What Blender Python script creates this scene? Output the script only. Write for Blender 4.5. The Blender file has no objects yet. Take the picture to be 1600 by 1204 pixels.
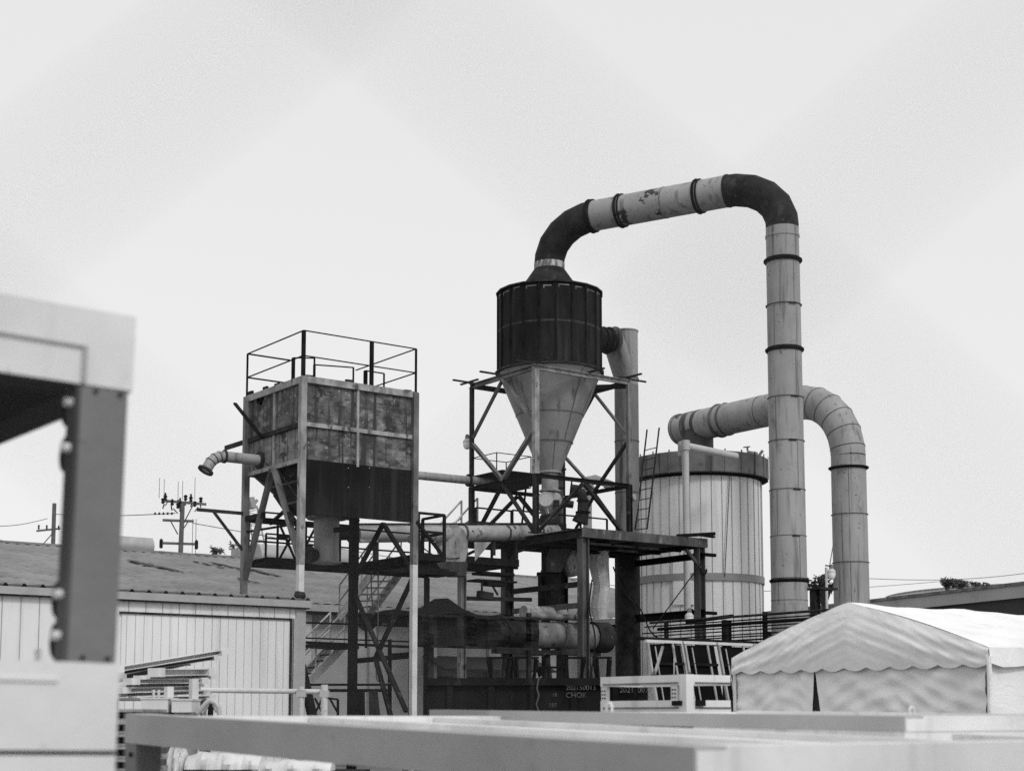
import bpy, math, random
from mathutils import Vector, Matrix
random.seed(7)
sc = bpy.context.scene
col = sc.collection
# ------------------------------------------------------------------ camera
F = 2406.0; PPX = 800.0; PPY = 856.0; PITCH = math.radians(6.2); EYE = 1.7
CP, SP = math.cos(PITCH), math.sin(PITCH)
cd = bpy.data.cameras.new('camera'); cam = bpy.data.objects.new('camera', cd); col.objects.link(cam)
cam.location = (0, 0, EYE); cam.rotation_euler = (math.radians(90) + PITCH, 0, 0)
cd.sensor_width = 36; cd.lens = F / 1600 * 36; cd.shift_y = (PPY - 602) / 1600
cd.clip_start = 0.02; cd.clip_end = 3000
cd.dof.use_dof = True; cd.dof.focus_distance = 44; cd.dof.aperture_fstop = 2.8
sc.camera = cam
# ------------------------------------------------------------------ world, sun, exposure
SUN_EL, SUN_AZ = 45.0, 148.0          # azimuth clockwise from +Y
w = bpy.data.worlds.new('World'); sc.world = w; w.use_nodes = True
nt = w.node_tree; nt.nodes.clear()
sky = nt.nodes.new('ShaderNodeTexSky'); sky.sky_type = 'NISHITA'; sky.sun_disc = False
sky.sun_elevation = math.radians(SUN_EL); sky.sun_rotation = math.radians(SUN_AZ)
sky.air_density = 1.0; sky.dust_density = 3.0; sky.ozone_density = 1.0
bw = nt.nodes.new('ShaderNodeRGBToBW'); mixc = nt.nodes.new('ShaderNodeMix'); mixc.data_type = 'FLOAT'
mixc.inputs[0].default_value = 0.72; mixc.inputs[3].default_value = 8.2     # high overcast evens the sky out
bg = nt.nodes.new('ShaderNodeBackground'); bg.inputs[1].default_value = 0.125
out = nt.nodes.new('ShaderNodeOutputWorld')
nt.links.new(sky.outputs[0], bw.inputs[0]); nt.links.new(bw.outputs[0], mixc.inputs[2])
nt.links.new(mixc.outputs[0], bg.inputs[0]); nt.links.new(bg.outputs[0], out.inputs[0])
sl = bpy.data.lights.new('sun', 'SUN'); sl.energy = 1.3; sl.angle = math.radians(12)
so = bpy.data.objects.new('sun', sl); col.objects.link(so)
se, sa = math.radians(SUN_EL), math.radians(SUN_AZ)
sd = Vector((math.sin(sa) * math.cos(se), math.cos(sa) * math.cos(se), math.sin(se)))
so.rotation_euler = sd.to_track_quat('Z', 'Y').to_euler(); so.location = (30, -30, 60)
sc.view_settings.view_transform = 'Standard'; sc.view_settings.look = 'None'
sc.view_settings.exposure = 0.0; sc.view_settings.gamma = 1.0
sc.cycles.use_denoising = False      # the sampling noise reads as film grain
sc.cycles.max_bounces = 6; sc.cycles.diffuse_bounces = 3; sc.cycles.glossy_bounces = 2; sc.cycles.transparent_max_bounces = 12
# ------------------------------------------------------------------ plan grid of the plant
AZ = math.radians(53.9)
E1 = Vector((math.sin(AZ), math.cos(AZ), 0)); E2 = Vector((-math.cos(AZ), math.sin(AZ), 0)); Z = Vector((0, 0, 1))
def g(a, b, z=0.0): return E1 * a + E2 * b + Z * z
def ab(p): return p.dot(E1), p.dot(E2)
def ray(u, v):
    x = (u - PPX) / F; k = (PPY - v) / F
    return Vector((x, CP - k * SP, SP + k * CP))
O = Vector((0, 0, EYE))
def at(u, v, Y):
    r = ray(u, v); return O + r * (Y / r.y)
def pb(u, v, b):
    r = ray(u, v); t = b / r.dot(E2); p = O + r * t; return p.dot(E1), p.z
def pa(u, v, a):
    r = ray(u, v); t = a / r.dot(E1); p = O + r * t; return p.dot(E2), p.z
def onb(u, v, b): a, z = pb(u, v, b); return g(a, b, z)
def ona(u, v, a): b, z = pa(u, v, a); return g(a, b, z)
def zv(a, b, v):
    Y = g(a, b).y; k = (PPY - v) / F
    return EYE + Y * (k * CP + SP) / (CP - k * SP)
# ------------------------------------------------------------------ materials
def mat(name, c0, c1, scale=2.0, stretch=(1, 1, 1), rough=0.6, detail=8, lo=0.35, hi=0.65, patch=None, speck=None, bump=0.0, bscale=40, metallic=0.0, spec=0.4, bdist=.02, distort=0.0, streak=None, nrough=0.6, trans=None):
    m = bpy.data.materials.new(name); m.use_nodes = True
    n = m.node_tree.nodes; L = m.node_tree.links; b = n['Principled BSDF']
    b.inputs['Roughness'].default_value = rough; b.inputs['Metallic'].default_value = metallic
    b.inputs['Specular IOR Level'].default_value = spec
    tc = n.new('ShaderNodeTexCoord')
    def noise(sc_, st, det=detail, rg=nrough, off=0.0):
        mp = n.new('ShaderNodeMapping'); mp.inputs['Scale'].default_value = st; mp.inputs['Location'].default_value = (off, off * 1.7, off * .6)
        no = n.new('ShaderNodeTexNoise'); no.inputs['Scale'].default_value = sc_; no.inputs['Detail'].default_value = det; no.inputs['Roughness'].default_value = rg
        L.new(tc.outputs['Object'], mp.inputs[0]); L.new(mp.outputs[0], no.inputs[0]); return no.outputs[0]
    def rng(sock, a, b_, x, y):
        r = n.new('ShaderNodeMapRange'); r.inputs[1].default_value = a; r.inputs[2].default_value = b_
        r.inputs[3].default_value = x; r.inputs[4].default_value = y; L.new(sock, r.inputs[0]); return r.outputs[0]
    def mixf(fac, A, B):
        r = n.new('ShaderNodeMix'); r.data_type = 'FLOAT'; L.new(fac, r.inputs[0])
        if isinstance(A, float): r.inputs[2].default_value = A
        else: L.new(A, r.inputs[2])
        if isinstance(B, float): r.inputs[3].default_value = B
        else: L.new(B, r.inputs[3])
        return r.outputs[0]
    v = rng(noise(scale, stretch), lo, hi, c0, c1)
    if patch:                      # (value, scale, lo, hi): hard edged patches of another tone
        for q, (pv, ps, pl, ph) in enumerate(patch if isinstance(patch, list) else [patch]):
            v = mixf(rng(noise(ps, stretch, 6, .6, 11.3 + 7 * q), pl, ph, 0, 1), v, float(pv))
    if streak:                     # (value, scale, lo, hi): runs down the face
        v = mixf(rng(noise(streak[1], (1, 1, .06), 4, .5, 5.1), streak[2], streak[3], 0, 1), v, float(streak[0]))
    if speck:
        v = mixf(rng(noise(speck[1], (1, 1, 1), 2, .5, 3.3), speck[2], speck[2] + .05, 0, 1), v, float(speck[0]))
    cc = n.new('ShaderNodeCombineColor')
    for i in range(3): L.new(v, cc.inputs[i])
    L.new(cc.outputs[0], b.inputs['Base Color'])
    if bump:
        bp = n.new('ShaderNodeBump'); bp.inputs['Strength'].default_value = bump; bp.inputs['Distance'].default_value = bdist
        nb = noise(bscale, stretch, 4, .6, 2.0); nb.node.inputs['Distortion'].default_value = distort; L.new(nb, bp.inputs['Height']); L.new(bp.outputs[0], b.inputs['Normal'])
    if trans is not None:
        tr = n.new('ShaderNodeBsdfTransparent'); ms = n.new('ShaderNodeMixShader'); ms.inputs[0].default_value = trans
        L.new(tr.outputs[0], ms.inputs[2]); L.new(b.outputs[0], ms.inputs[1]); L.new(ms.outputs[0], n['Material Output'].inputs[0])
    return m
M = {}
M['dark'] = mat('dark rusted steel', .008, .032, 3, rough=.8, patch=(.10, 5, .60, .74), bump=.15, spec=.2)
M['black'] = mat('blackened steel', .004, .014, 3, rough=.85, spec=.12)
M['mid'] = mat('weathered grey steel', .08, .21, 2.2, (1, 1, .5), rough=.65, patch=(.05, 4, .57, .68), bump=.12)
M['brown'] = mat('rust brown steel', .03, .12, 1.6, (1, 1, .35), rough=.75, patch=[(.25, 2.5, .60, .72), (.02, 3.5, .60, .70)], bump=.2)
M['light'] = mat('pale worn steel', .17, .34, 3.2, (1, 1, .5), rough=.65, lo=.4, hi=.6, patch=[(.06, 5, .58, .66), (.40, 7, .66, .72)], bump=.2)
M['pale'] = mat('pale painted steel post', .50, .62, 2.5, rough=.5, patch=(.3, 6, .62, .7))
M['duct'] = mat('grey painted duct metal', .25, .33, 1.1, (1, 1, .6), rough=.55, streak=(.14, 6, .54, .68), patch=[(.15, 2.4, .60, .74), (.05, 5, .69, .72)], speck=(.08, 9, .70), bump=.05, bscale=8)
M['ductpatch'] = mat('duct metal with flaking rust', .26, .33, 1.2, rough=.6, streak=(.15, 6, .58, .7), patch=(.025, 1.7, .585, .605), bump=.05)
M['rust'] = mat('dark rusted duct', .008, .026, 2.2, rough=.8, spec=.2, patch=[(.06, 3.0, .55, .75), (.26, 5, .69, .72)], bump=.2)
M['cyc'] = mat('dark cyclone sheet', .006, .016, 3, (1, 1, .3), rough=.75, streak=(.035, 7, .56, .75), speck=(.2, 30, .74), bump=.1, spec=.15)
M['cone'] = mat('cone grey metal', .22, .30, 1.2, rough=.55, streak=(.13, 4, .60, .72), patch=(.15, 2.5, .62, .74), bump=.04)
M['tank'] = mat('tank plate stained', .03, .13, 2.4, (1, 1, 1.7), rough=.75, detail=14, lo=.40, hi=.62, patch=[(.24, 2.0, .52, .68), (.016, 2.6, .55, .64), (.36, 8, .62, .69)], streak=(.03, 8, .53, .62), bump=.35, nrough=.75)
M['tankpale'] = mat('tank plate pale', .09, .24, 2.4, (1, 1, 1.7), rough=.75, detail=14, lo=.40, hi=.62, patch=[(.34, 2.6, .60, .68), (.03, 2.1, .57, .62)], streak=(.06, 9, .57, .64), bump=.35, nrough=.75)
M['skirt'] = mat('dark painted plate', .005, .010, 1.4, rough=.8, streak=(.026, 6, .50, .78), patch=(.022, 9, .64, .72), spec=.15)
M['silo'] = mat('silo cladding', .60, .70, .8, (1, 1, .2), rough=.5, streak=(.48, 3, .5, .75), patch=(.46, 1.5, .64, .78))
M['siloband'] = mat('silo lid band', .09, .16, 1.6, rough=.6, streak=(.035, 3, .58, .64), patch=(.045, 2, .62, .70))
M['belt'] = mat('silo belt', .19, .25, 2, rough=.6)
M['seam'] = mat('seam line', .07, .12, 4, rough=.7)
M['wall'] = mat('cream wall panel', .66, .76, .7, (1, 1, .3), rough=.5, patch=[(.58, 1.3, .58, .8), (.45, 6, .70, .76)], streak=(.58, 5, .56, .7), bump=.15, bscale=5)
M['walljoint'] = mat('panel joint', .30, .38, 3, rough=.6)
M['farwall'] = mat('plain rendered wall', .34, .42, .5, rough=.8, patch=(.26, .7, .55, .75))
M['roof'] = mat('corrugated roof', .15, .23, .5, rough=.75, patch=(.11, 1.2, .55, .75), streak=(.13, 2, .55, .7), bump=.1)
M['roofdark'] = mat('torn roof strip', .03, .07, 4, rough=.8)
M['gutter'] = mat('gutter metal', .30, .38, 2, rough=.5)
M['white'] = mat('white frame paint', .60, .74, 1.6, rough=.45, patch=[(.46, 3.0, .60, .78), (.25, 14, .70, .74)], streak=(.52, 7, .58, .72), speck=(.3, 60, .76), bump=.12, bscale=9)
M['frame'] = mat('grey frame paint', .14, .18, 3, rough=.38, patch=[(.22, 6, .60, .75), (.08, 11, .68, .74)], bump=.15, bscale=14)
M['frameshade'] = mat('shaded white beam paint', .34, .41, 1.5, rough=.45, patch=[(.28, 3.5, .60, .75), (.5, 12, .70, .74)], bump=.12, bscale=9)  # white frame's side turned from the sun: its shade put into the colour
M['canvas'] = mat('white tent canvas', .76, .84, 1.0, rough=.8, patch=(.62, 1.7, .55, .8), bump=.55, bscale=1.4, bdist=.06, distort=1.4)
M['net'] = mat('black shade netting', .010, .02, 9, rough=.95, spec=.03, trans=.13)
M['netsolid'] = mat('black folded netting', .008, .016, 9, rough=.95, spec=.03, trans=.04)
M['panel'] = mat('black sheet', .004, .007, 4, rough=.9, spec=.05)
M['wood'] = mat('weathered timber', .16, .34, 4, (.2, 1, 1), rough=.8)
M['ground'] = mat('yard concrete', .14, .24, .4, rough=.9, patch=(.08, .25, .55, .7), bump=.3, bscale=6)
M['container'] = mat('dark container steel', .006, .016, 1.5, (1, 1, .4), rough=.85, patch=(.04, 4, .62, .72), spec=.12)
M['chalk'] = mat('chalk marks', .02, .16, 9, rough=.9)
M['leaf'] = mat('foliage', .03, .07, 3, rough=.7)
M['bark'] = mat('bark', .06, .1, 5, rough=.9)
M['concrete'] = mat('concrete', .28, .36, .4, rough=.85)
M['farlight'] = mat('distant pale sheet', .50, .56, .4, rough=.7)
M['fardark'] = mat('distant dark face', .035, .05, .3, rough=.9)
M['pole'] = mat('utility pole', .07, .12, 3, rough=.8)
M['craneg'] = mat('faded crane paint', .22, .3, 3, rough=.7)
M['wire'] = mat('galvanised wire', .05, .08, 40, rough=.5)
M['bulb'] = mat('lamp glass', .72, .82, 3, rough=.25)
M['pvc'] = mat('plastic pipe', .42, .5, 2, rough=.45, patch=(.3, 4, .6, .75))
M['glassdark'] = mat('dark window', .03, .05, 3, rough=.2)
M['bag'] = mat('white woven sack', .5, .68, 3, rough=.8, bump=.4, bscale=8)
# ------------------------------------------------------------------ mesh builder and tags
SPLIT = {'rivet', 'screw', 'bolt', 'lifting_lug', 'tyre_ring', 'flange', 'weld_seam', 'weld_ring', 'vertical_seam', 'hanger', 'vibrator', 'hatch_guard', 'outrigger', 'diagonal', 'fitting', 'joist', 'cross_bar', 'latch', 'torn_strip', 'end_cap'}
class MB:
    def __init__(s): s.v = []; s.f = []; s.c = []
    def add(s, vs, fs):
        k = len(s.v); s.v += [Vector(p) for p in vs]; s.f += [tuple(i + k for i in f) for f in fs]; return s
    def box(s, P, A, B, C):        # corner P and three edge vectors
        p = [P, P + A, P + A + B, P + B, P + C, P + A + C, P + A + B + C, P + B + C]
        fs = [(0, 3, 2, 1), (4, 5, 6, 7), (0, 1, 5, 4), (1, 2, 6, 5), (2, 3, 7, 6), (3, 0, 4, 7)]
        if A.cross(B).dot(C) < 0: fs = [f[::-1] for f in fs]
        return s.add(p, fs)
    def gbox(s, a0, a1, b0, b1, z0, z1):
        return s.box(g(a0, b0, z0), E1 * (a1 - a0), E2 * (b1 - b0), Z * (z1 - z0))
    def beam(s, P, Q, w_, h_=None, up=None):
        h_ = h_ or w_; d = Q - P
        if d.length < 1e-6: return s
        d_ = d.normalized(); up = up or (E1 if abs(d_.z) > .95 else Z)
        side = d_.cross(up).normalized(); u2 = side.cross(d_).normalized()
        return s.box(P - side * w_ / 2 - u2 * h_ / 2, side * w_, u2 * h_, d)
    def ibeam(s, P, Q, w_, h_, t=.02, up=None):
        d_ = (Q - P).normalized(); up = up or (E1 if abs(d_.z) > .95 else Z)
        side = d_.cross(up).normalized(); u2 = side.cross(d_).normalized()
        for k in (-1, 1):
            c = u2 * k * (h_ / 2 - t / 2); s.beam(P + c, Q + c, w_, t, up)
        s.box(P - side * t / 2 - u2 * (h_ / 2 - t), side * t, u2 * (h_ - 2 * t), Q - P); return s
    def channel(s, P, Q, w_, h_, t=.02, face=1, up=None):
        d_ = (Q - P).normalized(); up = up or (E1 if abs(d_.z) > .95 else Z)
        side = d_.cross(up).normalized(); u2 = side.cross(d_).normalized()
        for k in (-1, 1):
            c = u2 * k * (h_ / 2 - t / 2); s.beam(P + c, Q + c, w_, t, up)
        c = side * face * (w_ / 2 - t / 2)
        s.box(P + c - side * t / 2 - u2 * (h_ / 2 - t), side * t, u2 * (h_ - 2 * t), Q - P); return s
    def angle(s, P, Q, w_, t=.015, up=None):
        d_ = (Q - P).normalized(); up = up or (E1 if abs(d_.z) > .95 else Z)
        side = d_.cross(up).normalized(); u2 = side.cross(d_).normalized()
        s.box(P, side * w_, u2 * t, Q - P); s.box(P + u2 * t, side * t, u2 * (w_ - t), Q - P); return s
    def rings(s, rings, cap0=True, cap1=True):
        n = len(rings[0]); k = len(s.v)
        for r in rings: s.v += [Vector(p) for p in r]
        for j in range(len(rings) - 1):
            for i in range(n):
                i2 = (i + 1) % n
                s.f.append((k + j * n + i, k + j * n + i2, k + (j + 1) * n + i2, k + (j + 1) * n + i))
        if cap0: s.f.append(tuple(k + i for i in range(n))[::-1])
        if cap1: s.f.append(tuple(k + (len(rings) - 1) * n + i for i in range(n)))
        return s
    def tube(s, P, Q, r, r2=None, n=12, caps=True):
        d = (Q - P).normalized(); x = d.orthogonal().normalized() if abs(d.z) < .9 else (E1 - d * E1.dot(d)).normalized(); y = d.cross(x)
        r2 = r if r2 is None else r2
        R = [[c + (x * math.cos(t) + y * math.sin(t)) * rr for t in [2 * math.pi * i / n for i in range(n)]] for c, rr in ((P, r), (Q, r2))]
        return s.rings(R, caps, caps)
    def path(s, pts, rad, n=12, caps=True):     # mitred pipe through the points
        rad = rad if isinstance(rad, (list, tuple)) else [rad] * len(pts)
        d0 = (pts[1] - pts[0]).normalized()
        x = d0.orthogonal().normalized(); y = d0.cross(x)
        ring = [pts[0] + (x * math.cos(t) + y * math.sin(t)) * rad[0] for t in [2 * math.pi * i / n for i in range(n)]]
        R = [ring]
        for i in range(1, len(pts)):
            di = (pts[i] - pts[i - 1]).normalized()
            dn = (pts[i + 1] - pts[i]).normalized() if i < len(pts) - 1 else di
            nrm = (di + dn).normalized()
            new = [p + di * ((pts[i] - p).dot(nrm) / di.dot(nrm)) for p in R[-1]]
            if rad[i] != rad[i - 1]: new = [pts[i] + (p - pts[i]) * rad[i] / rad[i - 1] for p in new]
            R.append(new)
        return s.rings(R, caps, caps)
    def torus(s, c, axis, R, r, n=32, m=8):
        ax = axis.normalized(); x = ax.orthogonal().normalized(); y = ax.cross(x); k = len(s.v)
        for i in range(n):
            t = 2 * math.pi * i / n; d = x * math.cos(t) + y * math.sin(t)
            for j in range(m):
                q = 2 * math.pi * j / m; s.v.append(c + d * (R + r * math.cos(q)) + ax * r * math.sin(q))
        for i in range(n):
            for j in range(m):
                a_ = k + i * m + j; b_ = k + i * m + (j + 1) % m; c_ = k + ((i + 1) % n) * m + (j + 1) % m; d_ = k + ((i + 1) % n) * m + j
                s.f.append((a_, d_, c_, b_))
        return s
    def hoop(s, c, axis, R, wid, thick, n=40):      # flat flange ring
        ax = axis.normalized(); x = ax.orthogonal().normalized(); y = ax.cross(x)
        def ring(rr, o): return [c + ax * o + (x * math.cos(t) + y * math.sin(t)) * rr for t in [2 * math.pi * i / n for i in range(n)]]
        rs = [ring(R, -thick / 2), ring(R + wid, -thick / 2), ring(R + wid, thick / 2), ring(R, thick / 2), ring(R, -thick / 2)]
        return s.rings(rs, False, False)
    def lathe(s, c, prof, n=32, caps=True):
        R = [[c + Vector((math.cos(2 * math.pi * i / n) * r, math.sin(2 * math.pi * i / n) * r, z)) for i in range(n)] for r, z in prof]
        return s.rings(R, caps, caps)
    def islands(s):
        par = list(range(len(s.v)))
        def find(i):
            while par[i] != i: par[i] = par[par[i]]; i = par[i]
            return i
        for f in s.f:
            r0 = find(f[0])
            for i in f[1:]: par[find(i)] = r0
        gr = {}
        for f in s.f: gr.setdefault(find(f[0]), []).append(f)
        out_ = []
        for fs in gr.values():
            ids = sorted({i for f in fs for i in f}); mp = {i: k for k, i in enumerate(ids)}
            m_ = MB(); m_.v = [s.v[i] for i in ids]; m_.f = [tuple(mp[i] for i in f) for f in fs]; out_.append(m_)
        return out_
    def build(s, name, m, parent=None, smooth=False, origin=None):
        if parent is not None and name in SPLIT:
            isl = s.islands()
            if 1 < len(isl) <= 40:
                o = None
                for q_ in isl: o = q_.build1(name, m, parent, smooth)
                return o
        return s.build1(name, m, parent, smooth, origin)
    def build1(s, name, m, parent=None, smooth=False, origin=None):
        me = bpy.data.meshes.new(name)
        if parent is not None:
            L = parent['_o']; L = Vector(L)
        else:
            xs = [p.x for p in s.v]; ys = [p.y for p in s.v]; zs = [p.z for p in s.v]
            L = Vector(origin) if origin is not None else Vector(((min(xs) + max(xs)) / 2, (min(ys) + max(ys)) / 2, min(zs)))
        me.from_pydata([tuple(p - L) for p in s.v], [], s.f); me.update()
        me.materials.append(M[m] if isinstance(m, str) else m)
        if smooth:
            me.shade_smooth(); me.set_sharp_from_angle(angle=math.radians(32))
        o = bpy.data.objects.new(name, me); col.objects.link(o)
        o['_o'] = tuple(L)
        if parent is not None: o.parent = parent
        else: o.location = L
        return o
def thing(name, label, cat, loc, group=None):
    o = bpy.data.objects.new(name, None); col.objects.link(o); o.location = loc; o['_o'] = tuple(loc); o.empty_display_size = .3
    o['label'] = label; o['category'] = cat
    if group: o['group'] = group
    return o
def tag(o, label, cat, group=None):
    o['label'] = label; o['category'] = cat
    if group: o['group'] = group
    return o
def kind(o, k='structure'):
    o['kind'] = k; return o
def part(fn, name, m, parent, smooth=False, label=None):
    b = MB(); fn(b); o = b.build(name, m, parent, smooth)
    if label: o['label'] = label
    return o
def handrail(parent, pts, h, levels=(1.0, .55), r=.02, m='black', posts=None, name='handrail'):
    b = MB()
    for P, Q in zip(pts[:-1], pts[1:]):
        for l in levels: b.beam(P + Z * h * l, Q + Z * h * l, r * 2)
    for p in (posts or pts): b.beam(p, p + Z * h, r * 2.2)
    return b.build(name, m, parent)

# ================================================================== SETTING
b = MB(); n_ = 24
gv = [Vector((x, y, 0)) for y in (-60, 0, 30, 60, 120, 400, 1500) for x in (-900, -120, -40, 0, 40, 120, 900)]
b.add(gv, [(j * 7 + i, j * 7 + i + 1, (j + 1) * 7 + i + 1, (j + 1) * 7 + i) for j in range(6) for i in range(6)])
kind(b.build('ground', 'ground'))

# ---------------------------------------------------------------- near shed at the left
SY = 33.0
sp0 = at(475, 940, SY); sa1, sb0 = ab(sp0)
def shed():
    t = thing('metal_shed', 'cream panelled metal shed with grey gutter at the left', 'shed', g(sa1, sb0, 0))
    aL = pb(-120, 950, sb0)[0]; ztop = zv(sa1, sb0, 940); zg = zv(sa1, sb0, 950); dep = 7.0
    part(lambda m: m.gbox(aL, sa1, sb0, sb0 + dep, 0, ztop - .02), 'wall', 'wall', t)
    # upper row of wide panels, joints as raised battens
    zc = zv(sa1, sb0, 968)
    j = MB()
    a = aL
    while a < sa1 - .2:
        j.gbox(a, a + .014, sb0 - .012, sb0 - .002, zc, zg); a += .36
    x0 = pb(190, 955, sb0)[0]; x1 = pb(452, 970, sb0)[0]
    a = x0 + .1
    while a < x1 - .03:
        j.gbox(a, a + random.uniform(.005, .010), sb0 - .032, sb0 - .026, 0.1, zc - .04); a += .185 + random.uniform(-.004, .004)
    a = aL
    while a < x0 - .1:
        j.gbox(a, a + .014, sb0 - .012, sb0 - .002, .1, zc); a += .36
    j.build('panel_joint', 'walljoint', t)
    d = part(lambda m: m.gbox(x0, x1, sb0 - .025, sb0 - .003, 0.05, zc - .02), 'sliding_door', 'wall', t)
    part(lambda m: (m.gbox(x0 - .05, x1 + .05, sb0 - .06, sb0 - .003, zc - .02, zc + .02), m.gbox(x1, x1 + .05, sb0 - .06, sb0 - .003, .05, zc - .02)), 'door_track', 'dark', t)
    part(lambda m: (m.gbox(x1 + .09, x1 + .2, sb0 - .05, sb0 - .003, 0, zc + .02), m.gbox(sa1 - .2, sa1 + .03, sb0 - .04, sb0 + .25, 0, zg)), 'corner_trim', 'gutter', t)
    gt = part(lambda m: (m.gbox(aL, sa1 + .1, sb0 - .14, sb0 - .01, zg + .01, ztop + .02), m.gbox(sa1 + .01, sa1 + .1, sb0 - .01, sb0 + .4, zg + .01, ztop + .02)), 'gutter', 'gutter', t)
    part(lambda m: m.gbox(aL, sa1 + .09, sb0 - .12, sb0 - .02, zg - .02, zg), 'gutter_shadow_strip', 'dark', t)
    # corrugated low roof with its wavy edge
    r = MB(); a = aL; pts = []
    while a < sa1 + .12:
        ph = (a / .36) % 1.0; hh = .05 if ph < .18 else 0.0
        pts.append((a, hh)); a += .045
    vs = []
    for (a, hh) in pts:
        for (bb, dz) in ((sb0 - .11, 0), (sb0 + dep, .35)):
            vs.append(g(a, bb, ztop + .045 + hh + dz)); vs.append(g(a, bb, ztop + .03 + hh + dz))
    fs = []
    for i in range(len(pts) - 1):
        k = i * 4; fs += [(k, k + 4, k + 6, k + 2), (k + 1, k + 3, k + 7, k + 5), (k, k + 1, k + 5, k + 4)]
    r.add(vs, fs); r.build('roof', 'roof', t)
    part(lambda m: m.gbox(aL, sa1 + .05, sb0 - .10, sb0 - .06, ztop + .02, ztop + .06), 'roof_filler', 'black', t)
    # sack left on the gutter corner
    l = MB(); c = g(sa1 - .12, sb0 + .02, ztop + .10)
    for q in range(3):
        ax = c + Vector((random.uniform(-.06, .1), random.uniform(-.1, .1), 0))
        l.lathe(ax, [(.02, -.02), (.07, 0), (.085, .04), (.055, .09 + .02 * q), (.015, .12)], 9)
    tag(l.build('sack', 'dark', None, True), 'small dark sack lying on the gutter at the corner of the cream shed', 'sack')
shed()

# ---------------------------------------------------------------- far shed with the long corrugated roof
p0 = at(500, 945, 53.2); fa0, fb0 = ab(p0); fz = p0.z; FR = 16.0
def far_shed():
    aL = fa0 - 40; aR = fa0 + 24
    t = thing('long_shed', 'long low shed with weathered corrugated roof behind the plant', 'shed', g(fa0, fb0, 0))
    wl = part(lambda m: m.gbox(aL, aR, fb0 + .5, fb0 + FR * 2 - .5, 0, fz + .02), 'wall', 'farwall', t)
    r = MB(); vs = []; fs = []; n = 0; a = aL
    st = .06
    while a < aR:
        h = .05 * abs(math.sin(a * math.pi / .42)) ** .8 + random.uniform(0, .004)
        for k in range(13):
            bb = fb0 + FR * k / 12; z = fz + .2 * FR * k / 12 + h + (.02 if k % 3 == 0 else 0) + .006 * math.sin(a * 1.7 + k)
            vs.append(g(a, bb, z))
        n += 1; a += st
    for i in range(n - 1):
        for k in range(12):
            q = i * 13 + k; fs.append((q, q + 13, q + 14, q + 1))
    r.add(vs, fs)
    r.add([g(aL, fb0 + FR, fz + .2 * FR), g(aR, fb0 + FR, fz + .2 * FR), g(aR, fb0 + 2 * FR, fz), g(aL, fb0 + 2 * FR, fz)], [(0, 1, 2, 3)])
    rf = r.build('roof', 'roof', t)
    cap = MB(); a = aL
    while a < aR:
        L = 1.7; cap.beam(g(a, fb0 + FR, fz + .2 * FR + .06), g(min(a + L - .03, aR), fb0 + FR, fz + .2 * FR + .06 + random.uniform(-.02, .03)), .5, .09); a += L
    cap.build('ridge_cap', 'roof', rf)
    def strip(u0, v0, u1, v1, wd):
        # a torn strip lying on the slope
        def hit(u, v):
            rr = ray(u, v); nrm = (Z - E2 * .2); p = g(0, fb0, fz + .09); tt = (p - O).dot(nrm) / rr.dot(nrm); return O + rr * tt
        P, Q = hit(u0, v0), hit(u1, v1); b_ = MB(); k = 7
        for i in range(k):
            A = P.lerp(Q, i / k); B = P.lerp(Q, (i + .9) / k); off = E1 * random.uniform(-.12, .12)
            b_.beam(A + off, B + off, wd * random.uniform(.5, 1.2), .02)
        return b_
    for s in ((208, 875, 247, 886, .35), (245, 884, 283, 893, .4), (300, 876, 350, 886, .2), (330, 878, 395, 893, .3), (390, 888, 440, 900, .3), (372, 902, 402, 910, .2)):
        strip(*s).build('torn_strip', 'roofdark', rf)
    part(lambda m: (m.gbox(aL, aR, fb0 - .16, fb0 + .05, fz - .22, fz + .02)), 'gutter', 'gutter', t)
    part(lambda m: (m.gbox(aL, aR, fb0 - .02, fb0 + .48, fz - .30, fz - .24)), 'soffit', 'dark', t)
    pl = MB()
    for k in range(9):
        a = fa0 - 3 + k * 2.6
        part(lambda m: m.gbox(a, a + .25, fb0 + .3, fb0 + .49, 0, fz - .31), 'pillar', 'farlight' if k % 2 else 'gutter', t)
    # louvred openings low in the wall and lean-to canopy
    z0 = 1.1
    for (u0, u1) in ((692, 715), (728, 790)):
        a0_, a1_ = pb(u0, 1050, fb0 + .2)[0], pb(u1, 1050, fb0 + .2)[0]
        wn = part(lambda m: m.gbox(a0_, a1_, fb0 + .38, fb0 + .48, z0, z0 + 2.0), 'window', 'fardark', t)
        lv = MB(); z = z0 + .1
        while z < z0 + 1.95: lv.gbox(a0_, a1_, fb0 + .34, fb0 + .375, z, z + .09); z += .16
        lv.build('louvre', 'gutter', wn)
    part(lambda m: m.box(g(pb(672, 1030, fb0)[0], fb0 - 1.0, 3.3), E1 * 5, E2 * 1.48 + Z * .5, Z * .08), 'canopy', 'fardark', t)
    return t
far_shed()
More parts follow.
